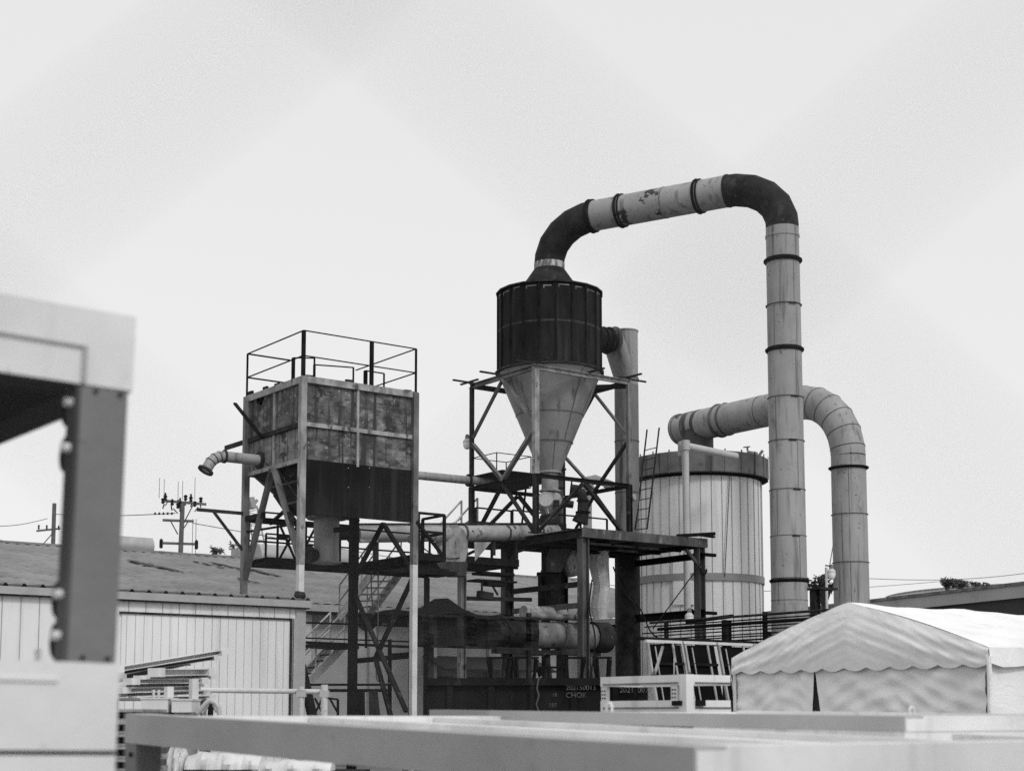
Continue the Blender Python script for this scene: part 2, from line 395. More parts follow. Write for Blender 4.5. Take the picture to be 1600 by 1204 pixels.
# boxes beyond the ridge
def roofbox(name, u0, v0, u1, v1, Y, dp, label, m='farlight'):
    P = at(u0, v0, Y); a0_, b0_ = ab(P); a1_ = pb(u1, v0, b0_)[0]; z0 = zv(a0_, b0_, v1); b_ = MB()
    k = 10
    sec = []
    for (a_) in (a0_, a1_):
        pts = []
        for i in range(k + 1):
            tq = i / k; pts.append(g(a_, b0_ + dp * .12 * math.sin(tq * math.pi) * (-1), z0 + (P.z - z0) * tq))
        pts += [g(a_, b0_ + dp, P.z), g(a_, b0_ + dp, z0)]
        sec.append(pts)
    b_.rings(sec)
    return b_.build(name, m)
t = thing('rooftop_vent', 'pale curved metal ventilator box beyond the shed ridge, right of the foreground post', 'ventilator', at(215, 870, 72))
bb = roofbox('casing', 150, 834, 239, 862, 72, 2.0, '', 'gutter'); bb.parent = t; bb.location = bb.location - t.location
t = MB(); 
t2 = thing('rooftop_house', 'long pale rooftop box beyond the shed ridge, seen under the tank', 'rooftop unit', at(470, 880, 74))
bb = roofbox('casing', 404, 849, 548, 884, 74, 3.0, '', 'gutter'); bb.parent = t2; bb.location = bb.location - t2.location

# ================================================================== HOPPER TANK (left)
TP = at(472, 700, 36.0); ta, tb = ab(TP)
ta1 = pb(648, 700, tb)[0]; tb1 = pa(385, 700, ta)[0]
zt = zv(ta, tb, 588); zmid = zv(ta, tb, 661); zlow = zv(ta, tb, 717); zsk = zv(ta, tb, 801); zr = zv(ta, tb, 516)
def tank():
    t = thing('hopper_tank', 'square rust stained steel hopper tank on tall legs with railed top', 'hopper tank', g((ta + ta1) / 2, (tb + tb1) / 2, 0))
    e = .06
    def wallp(nm, A, Bv, m, nrm, lb=None):
        b_ = MB(); b_.box(A, Bv, nrm * .02, Z * 0); return
    # four walls in panels: two columns, two rows each
    am = pb(560, 640, tb)[0]; bm = pa(427, 640, ta)[0]
    rows = ((zmid, zt), (zlow, zmid))
    for (a0_, a1_) in ((ta + e, am), (am, ta1 - e)):
        for k, (z0, z1) in enumerate(rows):
            part(lambda m: m.gbox(a0_ + .003, a1_ - .003, tb + .06, tb + .08, z0 + .003, z1 - .003), 'wall_panel', 'tank', t)
    for i, (b0_, b1_) in enumerate(((tb + .085, bm), (bm, tb1 - e))):
        for k, (z0, z1) in enumerate(rows):
            part(lambda m: m.gbox(ta + .06, ta + .08, b0_ + .003, b1_ - .003, z0 + .003, z1 - .003), 'wall_panel', 'tankpale' if k else 'tank', t)
    part(lambda m: m.gbox(ta + .1, ta1 - .06, tb1 - .08, tb1 - .06, zlow, zt), 'wall_panel', 'tank', t)
    part(lambda m: m.gbox(ta1 - .08, ta1 - .06, tb + .1, tb1 - .1, zlow, zt), 'wall_panel', 'tank', t)
    part(lambda m: m.gbox(ta + .09, ta1 - .09, tb + .09, tb1 - .09, zt - .06, zt - .03), 'top_plate', 'dark', t)
    # frame bands
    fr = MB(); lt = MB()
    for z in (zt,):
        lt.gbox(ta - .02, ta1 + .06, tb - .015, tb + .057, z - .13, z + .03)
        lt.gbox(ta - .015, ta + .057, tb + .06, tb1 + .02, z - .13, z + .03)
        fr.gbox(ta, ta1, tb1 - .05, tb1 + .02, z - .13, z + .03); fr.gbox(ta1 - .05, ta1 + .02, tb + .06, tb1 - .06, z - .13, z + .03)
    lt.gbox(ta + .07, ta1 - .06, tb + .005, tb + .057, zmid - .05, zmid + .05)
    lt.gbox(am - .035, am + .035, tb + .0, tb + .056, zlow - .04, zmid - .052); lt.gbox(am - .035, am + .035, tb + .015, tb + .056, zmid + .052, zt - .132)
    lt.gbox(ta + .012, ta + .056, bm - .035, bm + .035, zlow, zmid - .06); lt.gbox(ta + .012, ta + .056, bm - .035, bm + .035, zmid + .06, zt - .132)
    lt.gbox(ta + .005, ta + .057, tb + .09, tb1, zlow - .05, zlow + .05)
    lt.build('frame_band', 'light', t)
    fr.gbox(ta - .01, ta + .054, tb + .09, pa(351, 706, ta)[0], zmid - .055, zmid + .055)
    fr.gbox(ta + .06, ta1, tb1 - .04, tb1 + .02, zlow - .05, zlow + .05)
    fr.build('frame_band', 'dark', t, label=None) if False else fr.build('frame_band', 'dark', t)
    # hatch ring on the left face
    hc = ona(406, 623, ta + .03)
    part(lambda m: (m.hoop(hc, E1, .085, .06, .06, 20), m.tube(hc + E1 * .04, hc + E1 * .02, .1, n=20)), 'vent_ring', 'black', t, True)
    # legs
    lw = .15
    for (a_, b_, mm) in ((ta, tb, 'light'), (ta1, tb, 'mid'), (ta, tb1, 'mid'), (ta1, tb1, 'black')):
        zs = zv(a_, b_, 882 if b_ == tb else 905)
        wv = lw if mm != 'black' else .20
        lg = MB()
        lg.box(g(a_, b_, zs) - E1 * wv / 2 - E2 * wv / 2, E1 * wv * .42, E2 * wv, Z * (zt + .0 - zs))
        lg.box(g(a_, b_, zs) + E1 * (wv * .42 - wv / 2) - E2 * (wv / 2), E1 * wv * .58, E2 * wv * .45, Z * (zt - .001 - zs))
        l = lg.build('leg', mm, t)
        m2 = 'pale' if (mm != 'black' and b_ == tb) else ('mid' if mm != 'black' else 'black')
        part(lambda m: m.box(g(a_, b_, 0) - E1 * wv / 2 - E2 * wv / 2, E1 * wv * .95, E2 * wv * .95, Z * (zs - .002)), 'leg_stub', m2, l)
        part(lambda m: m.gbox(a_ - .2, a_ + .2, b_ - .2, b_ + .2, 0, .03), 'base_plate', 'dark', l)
    # skirt plate
    P0, P1 = onb(475, 711, tb + .03), onb(641, 733, tb + .03)
    sk = MB()
    a0_, a1_ = ta + .08, ta1 - .075
    sk.gbox(a0_, a1_, tb + .02, tb + .052, zsk, zlow + .02)
    sk.build('skirt_plate', 'skirt', t)
    rv = MB()
    for (u, v) in ((544, 731), (577, 731), (544, 761), (577, 761), (600, 722), (627, 724)):
        c = onb(u, v, tb + .018); rv.tube(c - E2 * .008, c, .014, n=8)
    rv.build('rivet', 'light', t)
    # hopper pyramid
    ca, cb = (ta + ta1) / 2, (tb + tb1) / 2; r0 = .5; zo = zv(ca, cb, 808)
    hp = MB()
    top = [g(ta + .09, tb + .09, zlow + .05), g(ta1 - .09, tb + .09, zlow + .05), g(ta1 - .09, tb1 - .09, zlow + .05), g(ta + .09, tb1 - .09, zlow + .05)]
    bot = [g(ca - r0, cb - r0, zo), g(ca + r0, cb - r0, zo), g(ca + r0, cb + r0, zo), g(ca - r0, cb + r0, zo)]
    hp.rings([top, bot]); hp.build('hopper', 'dark', t)
    ribs = MB()
    for k in range(4):
        A, B = top[k], bot[k]; ribs.beam(A, B, .07)
        A2 = (top[k] + top[(k + 1) % 4]) / 2; B2 = (bot[k] + bot[(k + 1) % 4]) / 2; ribs.beam(A2, B2, .06)
    for q in (.35, .7):
        for k in range(4): ribs.beam(top[k].lerp(bot[k], q), top[(k + 1) % 4].lerp(bot[(k + 1) % 4], q), .05)
    ribs.build('hopper_rib', 'brown', t)
    # outlet drum
    oc = at(510, 850, (g(ca, cb).y)); oa, ob = ab(oc); z1, z0 = zv(oa, ob, 809), zv(oa, ob, 880)
    rr = 20.5 / 2420 * oc.y
    def outl(m):
        m.lathe(g(oa, ob, 0), [(rr * .93, z0), (rr * .95, z0 + .05), (rr, z1 - .06), (rr * 1.02, z1)], 28)
    od = part(outl, 'outlet_drum', 'cone', t, True)
    part(lambda m: (m.hoop(g(oa, ob, z0 + .02), Z, rr * .9, .10, .04, 28), m.hoop(g(oa, ob, z1), Z, rr * .9, .2, .07, 28)), 'flange', 'mid', od)
    side = at(484, 866, oc.y - .3)
    part(lambda m: (m.tube(side, g(oa, ob, side.z), .14, n=16), m.hoop(side, (g(oa, ob, side.z) - side), .12, .1, .05, 16)), 'side_spout', 'dark', od)
    # handrail on top
    hr = MB(); zz = zt + .03; h = zr - zz
    c4 = [g(ta, tb, zz), g(ta1 + .02, tb, zz), g(ta1 + .02, tb1 + .03, zz), g(ta - .0, tb1 + .03, zz)]
    for k in range(4):
        P, Q = c4[k], c4[(k + 1) % 4]
        if k == 2:
            Q2 = P.lerp(Q, 1.0); A = P.lerp(Q, .38)
            for l in (1.0, .44): hr.beam(P.lerp(Q, .62) + Z * h * l, Q + Z * h * l, .035)
            continue
        for l in (1.0, .44): hr.beam(P + Z * h * l, Q + Z * h * l, .026)
    hr.build('handrail', 'black', t)
    for p, wd in ((c4[0], .08), (c4[1], .045), (c4[3], .04), (g(pb(581, 600, tb)[0], tb + .02, zz), .08)):
        part(lambda m: m.beam(p - Z * (.1 if wd < .08 else 0), p + Z * h, wd), 'rail_post', 'black', t)
    # small inner hatch guards
    hg = MB()
    def gate(P, Q, hh, w1=.05, w2=.035): hg.beam(P, P + Z * hh, w1); hg.beam(Q, Q + Z * hh, w2); hg.beam(P + Z * hh, Q + Z * hh, .03)
    gate(at(458, 588, 37.4) - Z * .15, at(491, 588, 37.9) - Z * .15, .62, .07)
    gate(at(491, 588, 37.9) - Z * .15, at(552, 592, 38.6) - Z * .15, .45)
    P = g(ta1, tb1 * .5 + tb * .5, zz); gate(at(571, 600, 38.6) - Z * .2, at(571, 600, 38.6) - Z * .2 + E1 * .55, .55, .08)
    hg.build('hatch_guard', 'black', t)
    bl = MB()
    for (u, v, q) in ((483, 583, 0), (545, 590, 0), (637, 606, 0)): bl.beam(onb(u - 5, v + 5, tb + .04), onb(u + 5, v + 6, tb + .04), .07, .08)
    for (u, v) in ((392, 609), (415, 602), (433, 597)): bl.beam(ona(u - 3, v + 6, ta + .04), ona(u + 3, v + 4, ta + .04), .06, .10)
    bl.build('lifting_lug', 'dark', t)
    # elbow pipe leaving the left face
    p = ona(407, 719, ta + .05); q = p - E1 * .98
    zb = q.z
    pts = [p, q]
    r_ = .135; R = .46
    for k in range(1, 5):
        an = k * math.radians(17); pts.append(q - E1 * R * math.sin(an) - Z * R * (1 - math.cos(an)))
    dlast = (pts[-1] - pts[-2]).normalized(); pts.append(pts[-1] + dlast * .12)
    sp = part(lambda m: m.path(pts, r_, 20), 'spout_pipe', 'duct', t, True)
    def fl(m):
        m.hoop(p - E1 * .03, E1, r_ * .9, .1, .06, 24); m.hoop(q, E1, r_ * .9, .045, .05, 24); m.hoop(pts[-1], dlast, r_ * .9, .08, .05, 24)
        for k in (3, 4, 5): m.hoop(pts[k - 1], (pts[k] - pts[k - 2]), r_ * .97, .012, .02, 24)
    part(fl, 'flange', 'dark', sp, True)
    # prop and stay on the left face
    part(lambda m: (m.beam(ona(367, 630, ta - .12), ona(409, 683, ta - .12), .085, .05)), 'loose_bar', 'black', t)
    # knee braces
    def br(nm, pairs, mm, wd=.14):
        for P, Q in pairs:
            part(lambda m: m.channel(P, Q, wd, wd * .6, .02), nm, mm, t)
    mL = g(ta - .02, (tb + tb1) / 2, zlow - .05)
    br('brace', [(mL, g(ta, tb1 - .05, zv(ta, tb1, 905))), (mL - E2 * .1, g(ta, tb + .06, zv(ta, tb, 870)))], 'mid')
    mR = g(ta1, (tb + tb1) / 2, zv(ta1, tb, 808))
    zc1 = zv(ta1, tb, 892)
    br('brace', [(mR, g(ta1, tb + .02, zc1)), (mR, g(ta1, tb1, zc1)), (g(ta1, tb, zc1 - .1), g(ta1, tb1 - 1.15, zv(ta1, tb, 1024))), (g(ta1, tb1, zc1 - .3), g(ta1, tb + .3, zv(ta1, tb, 1111))), (g(ta1, tb1 - 1.15, zv(ta1, tb, 1024)), g(ta1, tb + .2, .1))], 'dark', .115)
    mB = g((ta + ta1) / 2, tb1, zlow - .4)
    br('brace', [(mB, g(ta + .7, tb1, zv(ta, tb1, 815))), (g(ta, tb, zv(ta, tb, 814)) + E2 * .3, g(ta + .1, tb + 1.5, zv(ta, tb, 760)))], 'dark', .13)
    # ties between the legs
    z = zv(ta, tb1, 811)
    part(lambda m: (m.gbox(ta + .08, ta1 - .16, tb1 - .04, tb1 + .06, z - .07, z + .08), m.gbox(ta + .2, ta1, tb1 - .3, tb1 - .26, z + .16, z + .2)), 'tie_beam', 'black', t)
    part(lambda m: m.gbox(ta - .04, ta + .04, tb + 1.9, tb1 - .08, z - .06, z + .07), 'tie_beam', 'black', t)
    # cantilever bracket on the left leg
    P = g(ta - .05, tb1, zv(ta, tb1, 802)); Q = P - E1 * 1.25
    part(lambda m: (m.beam(P, Q, .07, .08), m.beam(P - Z * .95 + E1 * .02, P - E1 * .8 - Z * .03, .06)), 'bracket_arm', 'dark', t)
    # bits on the hopper slope
    cl = MB()
    for (u, v) in ((430, 773), (437, 781), (447, 790), (455, 797)):
        c = at(u, v, 37.3); cl.beam(c, c + Vector((.16, .05, -.1)), .12, .1)
    cl.build('vibrator', 'black', t)
tank()

# ---------------------------------------------------------------- walkway below the tank
wz = zv(ta1, tb, 866)
def walkway():
    t = thing('steel_walkway', 'dark L-shaped grated walkway with rails running under the rusty square tank', 'walkway', g(ta1 + .5, tb1 + .5, 0))
    aR = pb(694, 868, tb)[0]; aL = pb(386, 870, tb1 + 1.15)[0]; aEnd = ta1 + 3.1
    # decks
    d = MB()
    d.gbox(ta1 + .09, aR, tb - .02, tb1 + .15, wz, wz + .03)
    d.gbox(aL, aEnd, tb1 + .16, tb1 + 1.15, wz, wz + .03)
    d.build('deck_plate', 'black', t)
    e = MB()
    e.gbox(ta1 + .08, aR + .02, tb - .06, tb - .03, wz - .12, wz + .04); e.gbox(aR, aR + .03, tb - .02, tb1 + .1, wz - .12, wz + .04)
    e.gbox(aL, ta1, tb1 + .12, tb1 + .16, wz - .13, wz + .05); e.gbox(aL, aEnd, tb1 + 1.16, tb1 + 1.2, wz - .13, wz + .05)
    e.gbox(aR + .04, aEnd, tb1 + .12, tb1 + .16, wz - .13, wz + .05)
    e.build('edge_channel', 'black', t)
    j = MB(); a = aL + .1
    while a < aEnd:
        j.gbox(a, a + .35, tb1 + .18, tb1 + 1.15, wz - .1, wz - .01); a += .78
    b_ = tb + .2
    while b_ < tb1:
        j.gbox(ta1 + .12, aR - .01, b_, b_ + .25, wz - .1, wz - .01); b_ += .7
    j.build('joist', 'black', t)
    # rails
    handrail(t, [g(ta1 + .12, tb, wz + .03), g(aR, tb, wz + .03), g(aR, tb + 1.0, wz + .03)], 1.02, r=.03)
    part(lambda m: m.beam(g(ta1 + .02, tb - .08, wz + .82), g(aR - .12, tb - .08, wz + .04), .07, .07), 'rail_brace', 'black', t)
    zs = wz + .03
    pts = [g(aL + .02 + k * (ta1 - aL) / 3, tb1 + 1.12, zs) for k in range(4)] + [g(aEnd, tb1 + 1.12, zs)]
    handrail(t, pts, 1.05, levels=(1.0, .5), r=.022)
    handrail(t, [g(aL + .05, tb1 + .2, zs), g(ta1 - .3, tb1 + .2, zs)], .62, levels=(1.0, .82), r=.02)
    for k in range(3):
        a = ta1 - 1.7 + k * .55
        part(lambda m: (m.beam(g(a, tb1 + 1.0, zs), g(a + .55, tb1 + 1.0, zs + 1.0), .05), m.beam(g(a + .5, tb1 + .9, zs), g(a, tb1 + .9, zs + .95), .05)), 'rail_brace', 'black', t)
    hang = MB(); P = g(ta + .12, tb1 + .2, wz)
    hang.beam(g(ta + .55, tb + 1.2, wz - .2), g(ta + .55, tb + 1.2, wz + .75), .06); hang.beam(g(ta + .1, tb + 1.4, wz + .35), g(ta + .6, tb + 1.2, wz + .40), .07, .08)
    hang.beam(g(ta + .55, tb + 1.2, wz + .7), g(ta - .0, tb1, wz + .62), .05)
    hang.beam(g(ta + 1.3, tb + .7, wz + .55), g(ta + 1.8, tb + .7, wz + .6), .12, .12)
    hang.build('hanger', 'black', t)
    for (a, b_) in ((aEnd - .1, tb1 + 1.1),):
        part(lambda m: m.beam(g(a, b_, 0), g(a, b_, wz - .13), .12), 'post', 'dark', t)
walkway()

# ================================================================== CYCLONE TOWER
CPt = at(837, 742, 47.0); ca0, cb0 = ab(CPt)
ca1 = pb(983, 742, cb0)[0]; cb1 = pa(737, 742, ca0)[0]
czt = zv(ca0, cb0, 573); czm = zv(ca0, cb0, 742); czf = zv(ca0, cb0, 832)
cc_a, cc_b = (ca0 + ca1) / 2, (cb0 + cb1) / 2
CC = g(cc_a, cc_b); DC = CC.y
def zc(v): return zv(cc_a, cc_b, v)
def px(n, Y): return n / 2420.0 * Y
def tower():
    t = thing('cyclone_tower', 'braced four post steel tower carrying the dark cyclone', 'support tower', g(cc_a, cc_b, czf))
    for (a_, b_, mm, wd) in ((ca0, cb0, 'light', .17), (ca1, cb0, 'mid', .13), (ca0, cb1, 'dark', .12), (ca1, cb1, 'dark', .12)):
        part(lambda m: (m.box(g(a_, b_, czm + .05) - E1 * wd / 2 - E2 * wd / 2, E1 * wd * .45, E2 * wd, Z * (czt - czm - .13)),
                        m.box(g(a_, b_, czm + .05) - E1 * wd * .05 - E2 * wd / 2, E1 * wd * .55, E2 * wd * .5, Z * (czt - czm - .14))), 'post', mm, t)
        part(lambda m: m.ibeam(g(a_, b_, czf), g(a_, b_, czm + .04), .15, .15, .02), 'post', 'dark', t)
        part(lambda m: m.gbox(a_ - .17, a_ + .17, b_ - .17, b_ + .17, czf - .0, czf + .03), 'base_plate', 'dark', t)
    ov = .45
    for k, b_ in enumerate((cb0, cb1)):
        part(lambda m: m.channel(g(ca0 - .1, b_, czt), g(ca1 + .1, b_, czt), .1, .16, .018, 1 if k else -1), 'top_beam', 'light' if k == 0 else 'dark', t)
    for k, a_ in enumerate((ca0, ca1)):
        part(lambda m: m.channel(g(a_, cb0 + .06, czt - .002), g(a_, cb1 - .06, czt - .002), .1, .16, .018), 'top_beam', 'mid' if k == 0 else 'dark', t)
    # outriggers: crossed bars lying on the top frame
    for (a_, b_) in ((ca0, cb0), (ca1, cb0), (ca0, cb1), (ca1, cb1)):
        sa_ = 1 if a_ == ca1 else -1; sb_ = 1 if b_ == cb1 else -1
        part(lambda m: (m.beam(g(a_ - sa_ * .35, b_, czt + .11), g(a_ + sa_ * .75, b_, czt + .11), .07, .05), m.beam(g(a_, b_ - sb_ * .35, czt + .165), g(a_, b_ + sb_ * .65, czt + .165), .07, .05)), 'outrigger', 'dark', t)
    m_a = (ca0 + ca1) / 2; m_b = (cb0 + cb1) / 2
    for P, D in ((g(ca0, m_b + .2, czt + .11), E1), (g(m_a + .25, cb0, czt + .11), E2)):
        part(lambda m: m.beam(P - D * .75, P + D * .65, .08, .05), 'outrigger', 'dark', t)
    # corner ties under the drum
    for s in ((g(ca0, m_b, czt - .1), g(m_a, cb1, czt - .1)), (g(ca1, m_b, czt - .1), g(m_a, cb1, czt - .1)), (g(ca1 - .02, cb0 + .1, czt - .12), g(ca1 - .9, cb0 + .9, czt - .12))):
        part(lambda m: m.beam(s[0], s[1], .1, .14), 'corner_tie', 'black', t)
    # middle beams
    for P, Q in ((g(ca0 + .09, cb0, czm), g(ca1 - .09, cb0, czm)), (g(ca0, cb0 + .09, czm), g(ca0, cb1 - .09, czm)), (g(ca1, cb0 + .09, czm), g(ca1, cb1 - .09, czm)), (g(ca0 + .09, cb1, czm), g(ca1 - .09, cb1, czm))):
        part(lambda m: m.ibeam(P, Q, .1, .12, .015), 'middle_beam', 'black', t)
    zh = czm + (czt - czm) * .46
    def br(P, Q, mm, wd): part(lambda m: m.channel(P, Q, wd, wd * .7, .014), 'brace', mm, t)
    # left face diamond
    br(g(ca0, m_b, czt - .08), g(ca0, cb0 + .08, zh + .1), 'mid', .13); br(g(ca0, m_b, czt - .08), g(ca0, cb1 - .07, zh + .1), 'mid', .10)
    br(g(ca0, m_b, czm + .06), g(ca0, cb0 + .08, zh - .12), 'mid', .15); br(g(ca0, m_b, czm + .06), g(ca0, cb1 - .07, zh - .12), 'mid', .14)
    # right back face diamond
    br(g(ca1, m_b, czt - .08), g(ca1, cb0 + .07, zh + .1), 'mid', .10); br(g(ca1, m_b, czt - .08), g(ca1, cb1 - .07, zh + .1), 'dark', .09)
    br(g(ca1, m_b, czm + .06), g(ca1, cb0 + .07, zh - .12), 'dark', .11); br(g(ca1, m_b, czm + .06), g(ca1, cb1 - .07, zh - .12), 'mid', .11)
    # inverted Vs below
    for P, Qs, wd in ((g(ca0, m_b, czm - .07), (g(ca0, cb0 + .09, czf + .05), g(ca0, cb1 - .09, czf + .05)), .12), (g(m_a, cb0, czm - .07), (g(ca0 + .09, cb0, czf + .05), g(ca1 - .09, cb0, czf + .05)), .13),
                      (g(m_a, cb1, czm - .07), (g(ca0 + .09, cb1, czf + .05), g(ca1 - .09, cb1, czf + .05)), .14), (g(ca1, m_b, czm - .07), (g(ca1, cb0 + .09, czf + .05), g(ca1, cb1 - .09, czf + .05)), .09)):
        for Q in Qs: br(P, Q, 'dark', wd)
tower()

def cyclone():
    t = thing('cyclone_separator', 'large dark ribbed cyclone drum above a grey cone on the braced tower', 'cyclone', g(cc_a, cc_b, czf))
    R = px(83, DC); z0, z1 = zc(583), zc(462)
    N = 20
    vs = []
    def poly(r, z): return [CC + Vector((math.cos(2 * math.pi * (i + .3) / N) * r, math.sin(2 * math.pi * (i + .3) / N) * r, z)) for i in range(N)]
    part(lambda m: m.rings([poly(R, z0), poly(R, z0 + (z1 - z0) * .5), poly(R, z1)]), 'drum', 'cyc', t)
    for i in range(N):
        an = 2 * math.pi * (i + .3) / N; d = Vector((math.cos(an), math.sin(an), 0)); s = Vector((-d.y, d.x, 0))
        if d.y > .45: continue
        c = CC + d * R
        part(lambda m: (m.box(c - s * .03 - d * .01, s * .06, d * .045, Z * 0 + Vector((0, 0, z1 - z0 + .06))) if False else m.box(c - s * .028 - d * .02 + Z * z0, s * .056, d * .06, Z * (z1 - z0 + .05))), 'rib', 'black', t)
    part(lambda m: (m.rings([poly(R + .01, z0 + .01), poly(R + .1, z0 + .01), poly(R + .1, z0 - .05), poly(R * .9, z0 - .05)], False, False)), 'bottom_flange', 'dark', t)
    part(lambda m: (m.rings([poly(R + .02, z1 + .0), poly(R + .07, z1 + .0), poly(R + .07, z1 + .05), poly(R * .55, z1 + .09)], False, True)), 'rim', 'dark', t)
    for i in range(N):
        an = 2 * math.pi * (i + .8) / N; d = Vector((math.cos(an), math.sin(an), 0)); sx = Vector((-d.y, d.x, 0))
        if d.y > .35: continue
        c = CC + d * (R * math.cos(math.pi / N) + .004) + Z * (z1 - .10 - .02 * (i % 3)); wd = .26 + .1 * (i % 2)
        part(lambda m: (m.box(c - sx * wd / 2, sx * wd, d * .01, Z * .035), m.box(c - sx * wd / 2 - Z * .07, sx * .03, d * .01, Z * .07)), 'chalk_dash', 'mid', t)
    # chalky band of missing cladding half way up
    ri = MB()
    zz = z0 + (z1 - z0) * .52
    ri.rings([poly(R + .004, zz - .035), poly(R + .006, zz), poly(R + .004, zz + .035)], False, False)
    ri.build('drum_seam', mat('drum seam metal', .01, .045, 9, rough=.8), t)
    zt1 = zc(421); rb = px(41, DC); rt = px(23.5, DC)
    part(lambda m: m.lathe(CC, [(rb * 1.05, z1 + .07), (rb, z1 + .14), (rb * .93, zc(440)), (rt * 1.04, zt1)], 36), 'cap', 'rust', t, True)
    part(lambda m: m.hoop(CC + Z * (z1 + .13), Z, rb * .97, .05, .05, 36), 'cap_ring', 'mid', t)
    # cone
    zb = zc(738); re = px(16.5, DC); Rc = px(82, DC)
    k1, k2 = zc(650), zc(692)
    def rat(z): return re + (Rc - re) * (z - zb) / (z0 - .05 - zb)
    cn = part(lambda m: m.lathe(CC, [(re, zb), (rat(k2), k2), (rat(k1), k1), (Rc, z0 - .05)], 48), 'cone', 'cone', t, True)
    part(lambda m: (m.hoop(CC + Z * k1, Z, rat(k1) - .01, .022, .03, 48), m.hoop(CC + Z * k2, Z, rat(k2) - .01, .03, .04, 48)), 'weld_ring', 'seam', cn)
    sm = MB()
    for an in (-112, -78, -52, -20, -145):
        d = Vector((math.cos(math.radians(an)), math.sin(math.radians(an)), 0))
        zt_, zb_ = (z0 - .1, k1) if an != -78 else (k2, zb + .1)
        if an == -52: zt_, zb_ = z0 - .1, k2
        sm.beam(CC + d * (rat(zt_) + .002) + Z * zt_, CC + d * (rat(zb_) + .002) + Z * zb_, .022 if an != -52 else .035, .012)
    sm.build('vertical_seam', 'seam', cn)
    # valve neck
    rn = px(13.5, DC)
    def neck(m):
        m.lathe(CC, [(rn, zc(768)), (rn, zb)], 24)
        m.hoop(CC + Z * (zb), Z, rn * .9, .13, .06, 24); m.hoop(CC + Z * zc(767), Z, rn * .9, .1, .05, 24)
    nk = part(neck, 'neck', 'light', t, True)
    bc = CC + Z * zc(783)
    part(lambda m: (m.lathe(CC, [(rn * .8, zc(806)), (rn * 1.15, zc(800)), (rn * 1.45, zc(792)), (rn * 1.5, zc(783)), (rn * 1.3, zc(774)), (rn * .95, zc(769))], 24)), 'rotary_valve', 'light', t, True)
    part(lambda m: (m.tube(bc, bc + Vector((.75, -.1, -.12)), .12, n=14), m.beam(bc + Vector((.2, -.45, -.1)), bc + Vector((.2, -.3, -.1)), .18)), 'valve_motor', 'dark', t, True)
    lp = g(ca0 + .28, cb0 - .05, zv(ca0, cb0, 780))
    part(lambda m: (m.tube(CC + Z * zc(806), CC + Z * zc(818), rn * 1.2, n=20), m.gbox(cc_a - .4, cc_a + .4, cc_b - .35, cc_b + .35, zc(826), zc(818))), 'outlet_box', 'dark', t)
    # white dial guard beside the valve
    dv = at(852, 780, DC - .6)
    tag_ = thing('dial_guard', 'round pale drive guard disc beside the valve under the grey cone', 'drive guard', dv)
    nv = (E1 * -.35 - E2 * .6 + Vector((0, -1, 0))).normalized()
    part(lambda m: (m.tube(dv, dv + nv * .12, .22, n=24)), 'disc', 'pvc', tag_, True)
    part(lambda m: (m.beam(dv - Z * .2, dv - Z * .45 + E1 * .1, .12, .04), m.hoop(dv + nv * .12, nv, .2, .035, .02, 24), m.beam(dv, dv - nv * .6, .08)), 'guard_bracket', 'pvc', tag_)
cyclone()

# service pipe behind the cone, and the small pump elbow
P = at(875, 700, 51.5)
b = MB(); a_, b_ = ab(P); 
t = thing('riser_pipe', 'slim dark vertical riser pipe just right of the cyclone neck', 'pipe', g(a_, b_, czf))
part(lambda m: m.tube(g(a_, b_, czf), g(a_, b_, zv(a_, b_, 708)), px(5, 51), n=12), 'pipe', 'brown', t, True)
part(lambda m: (m.hoop(g(a_, b_, zv(a_, b_, 733)), Z, .08, .13, .05, 16), m.hoop(g(a_, b_, zv(a_, b_, 762)), Z, .08, .07, .03, 16)), 'flange', 'dark', t)
t = thing('pump_elbow', 'dark bent blower pipe with flared foot between cone and vent stack', 'pipe', at(915, 822, 50))
pp = [at(892, 763, 50), at(900, 764, 50), at(908, 770, 50), at(911, 782, 50), at(911, 800, 50), at(906, 816, 50)]
part(lambda m: m.path(pp, [.15, .15, .16, .17, .19, .27], 16), 'pipe', 'dark', t, True)
part(lambda m: (m.hoop(pp[0], pp[1] - pp[0], .14, .1, .05, 18), m.hoop(pp[4], Z, .17, .08, .05, 18), m.hoop(pp[3], Z, .15, .06, .05, 18)), 'flange', 'black', t)
# pale water main beside it
t = thing('water_main', 'pale vertical pipe with a bent head, behind the tower braces', 'pipe', at(918, 822, 52))
pp = [at(918, 835, 52), at(918, 757, 52), at(921, 751, 52), at(930, 749, 52), at(958, 757, 52)]
part(lambda m: m.path(pp, [.15, .15, .17, .17, .11], 16), 'pipe', 'pvc', t, True)
part(lambda m: (m.hoop(at(918, 760, 52), Z, .14, .05, .06, 16), m.tube(at(944, 757, 51.8), at(958, 762, 51.8), .1, n=10)), 'fitting', 'pvc', t)

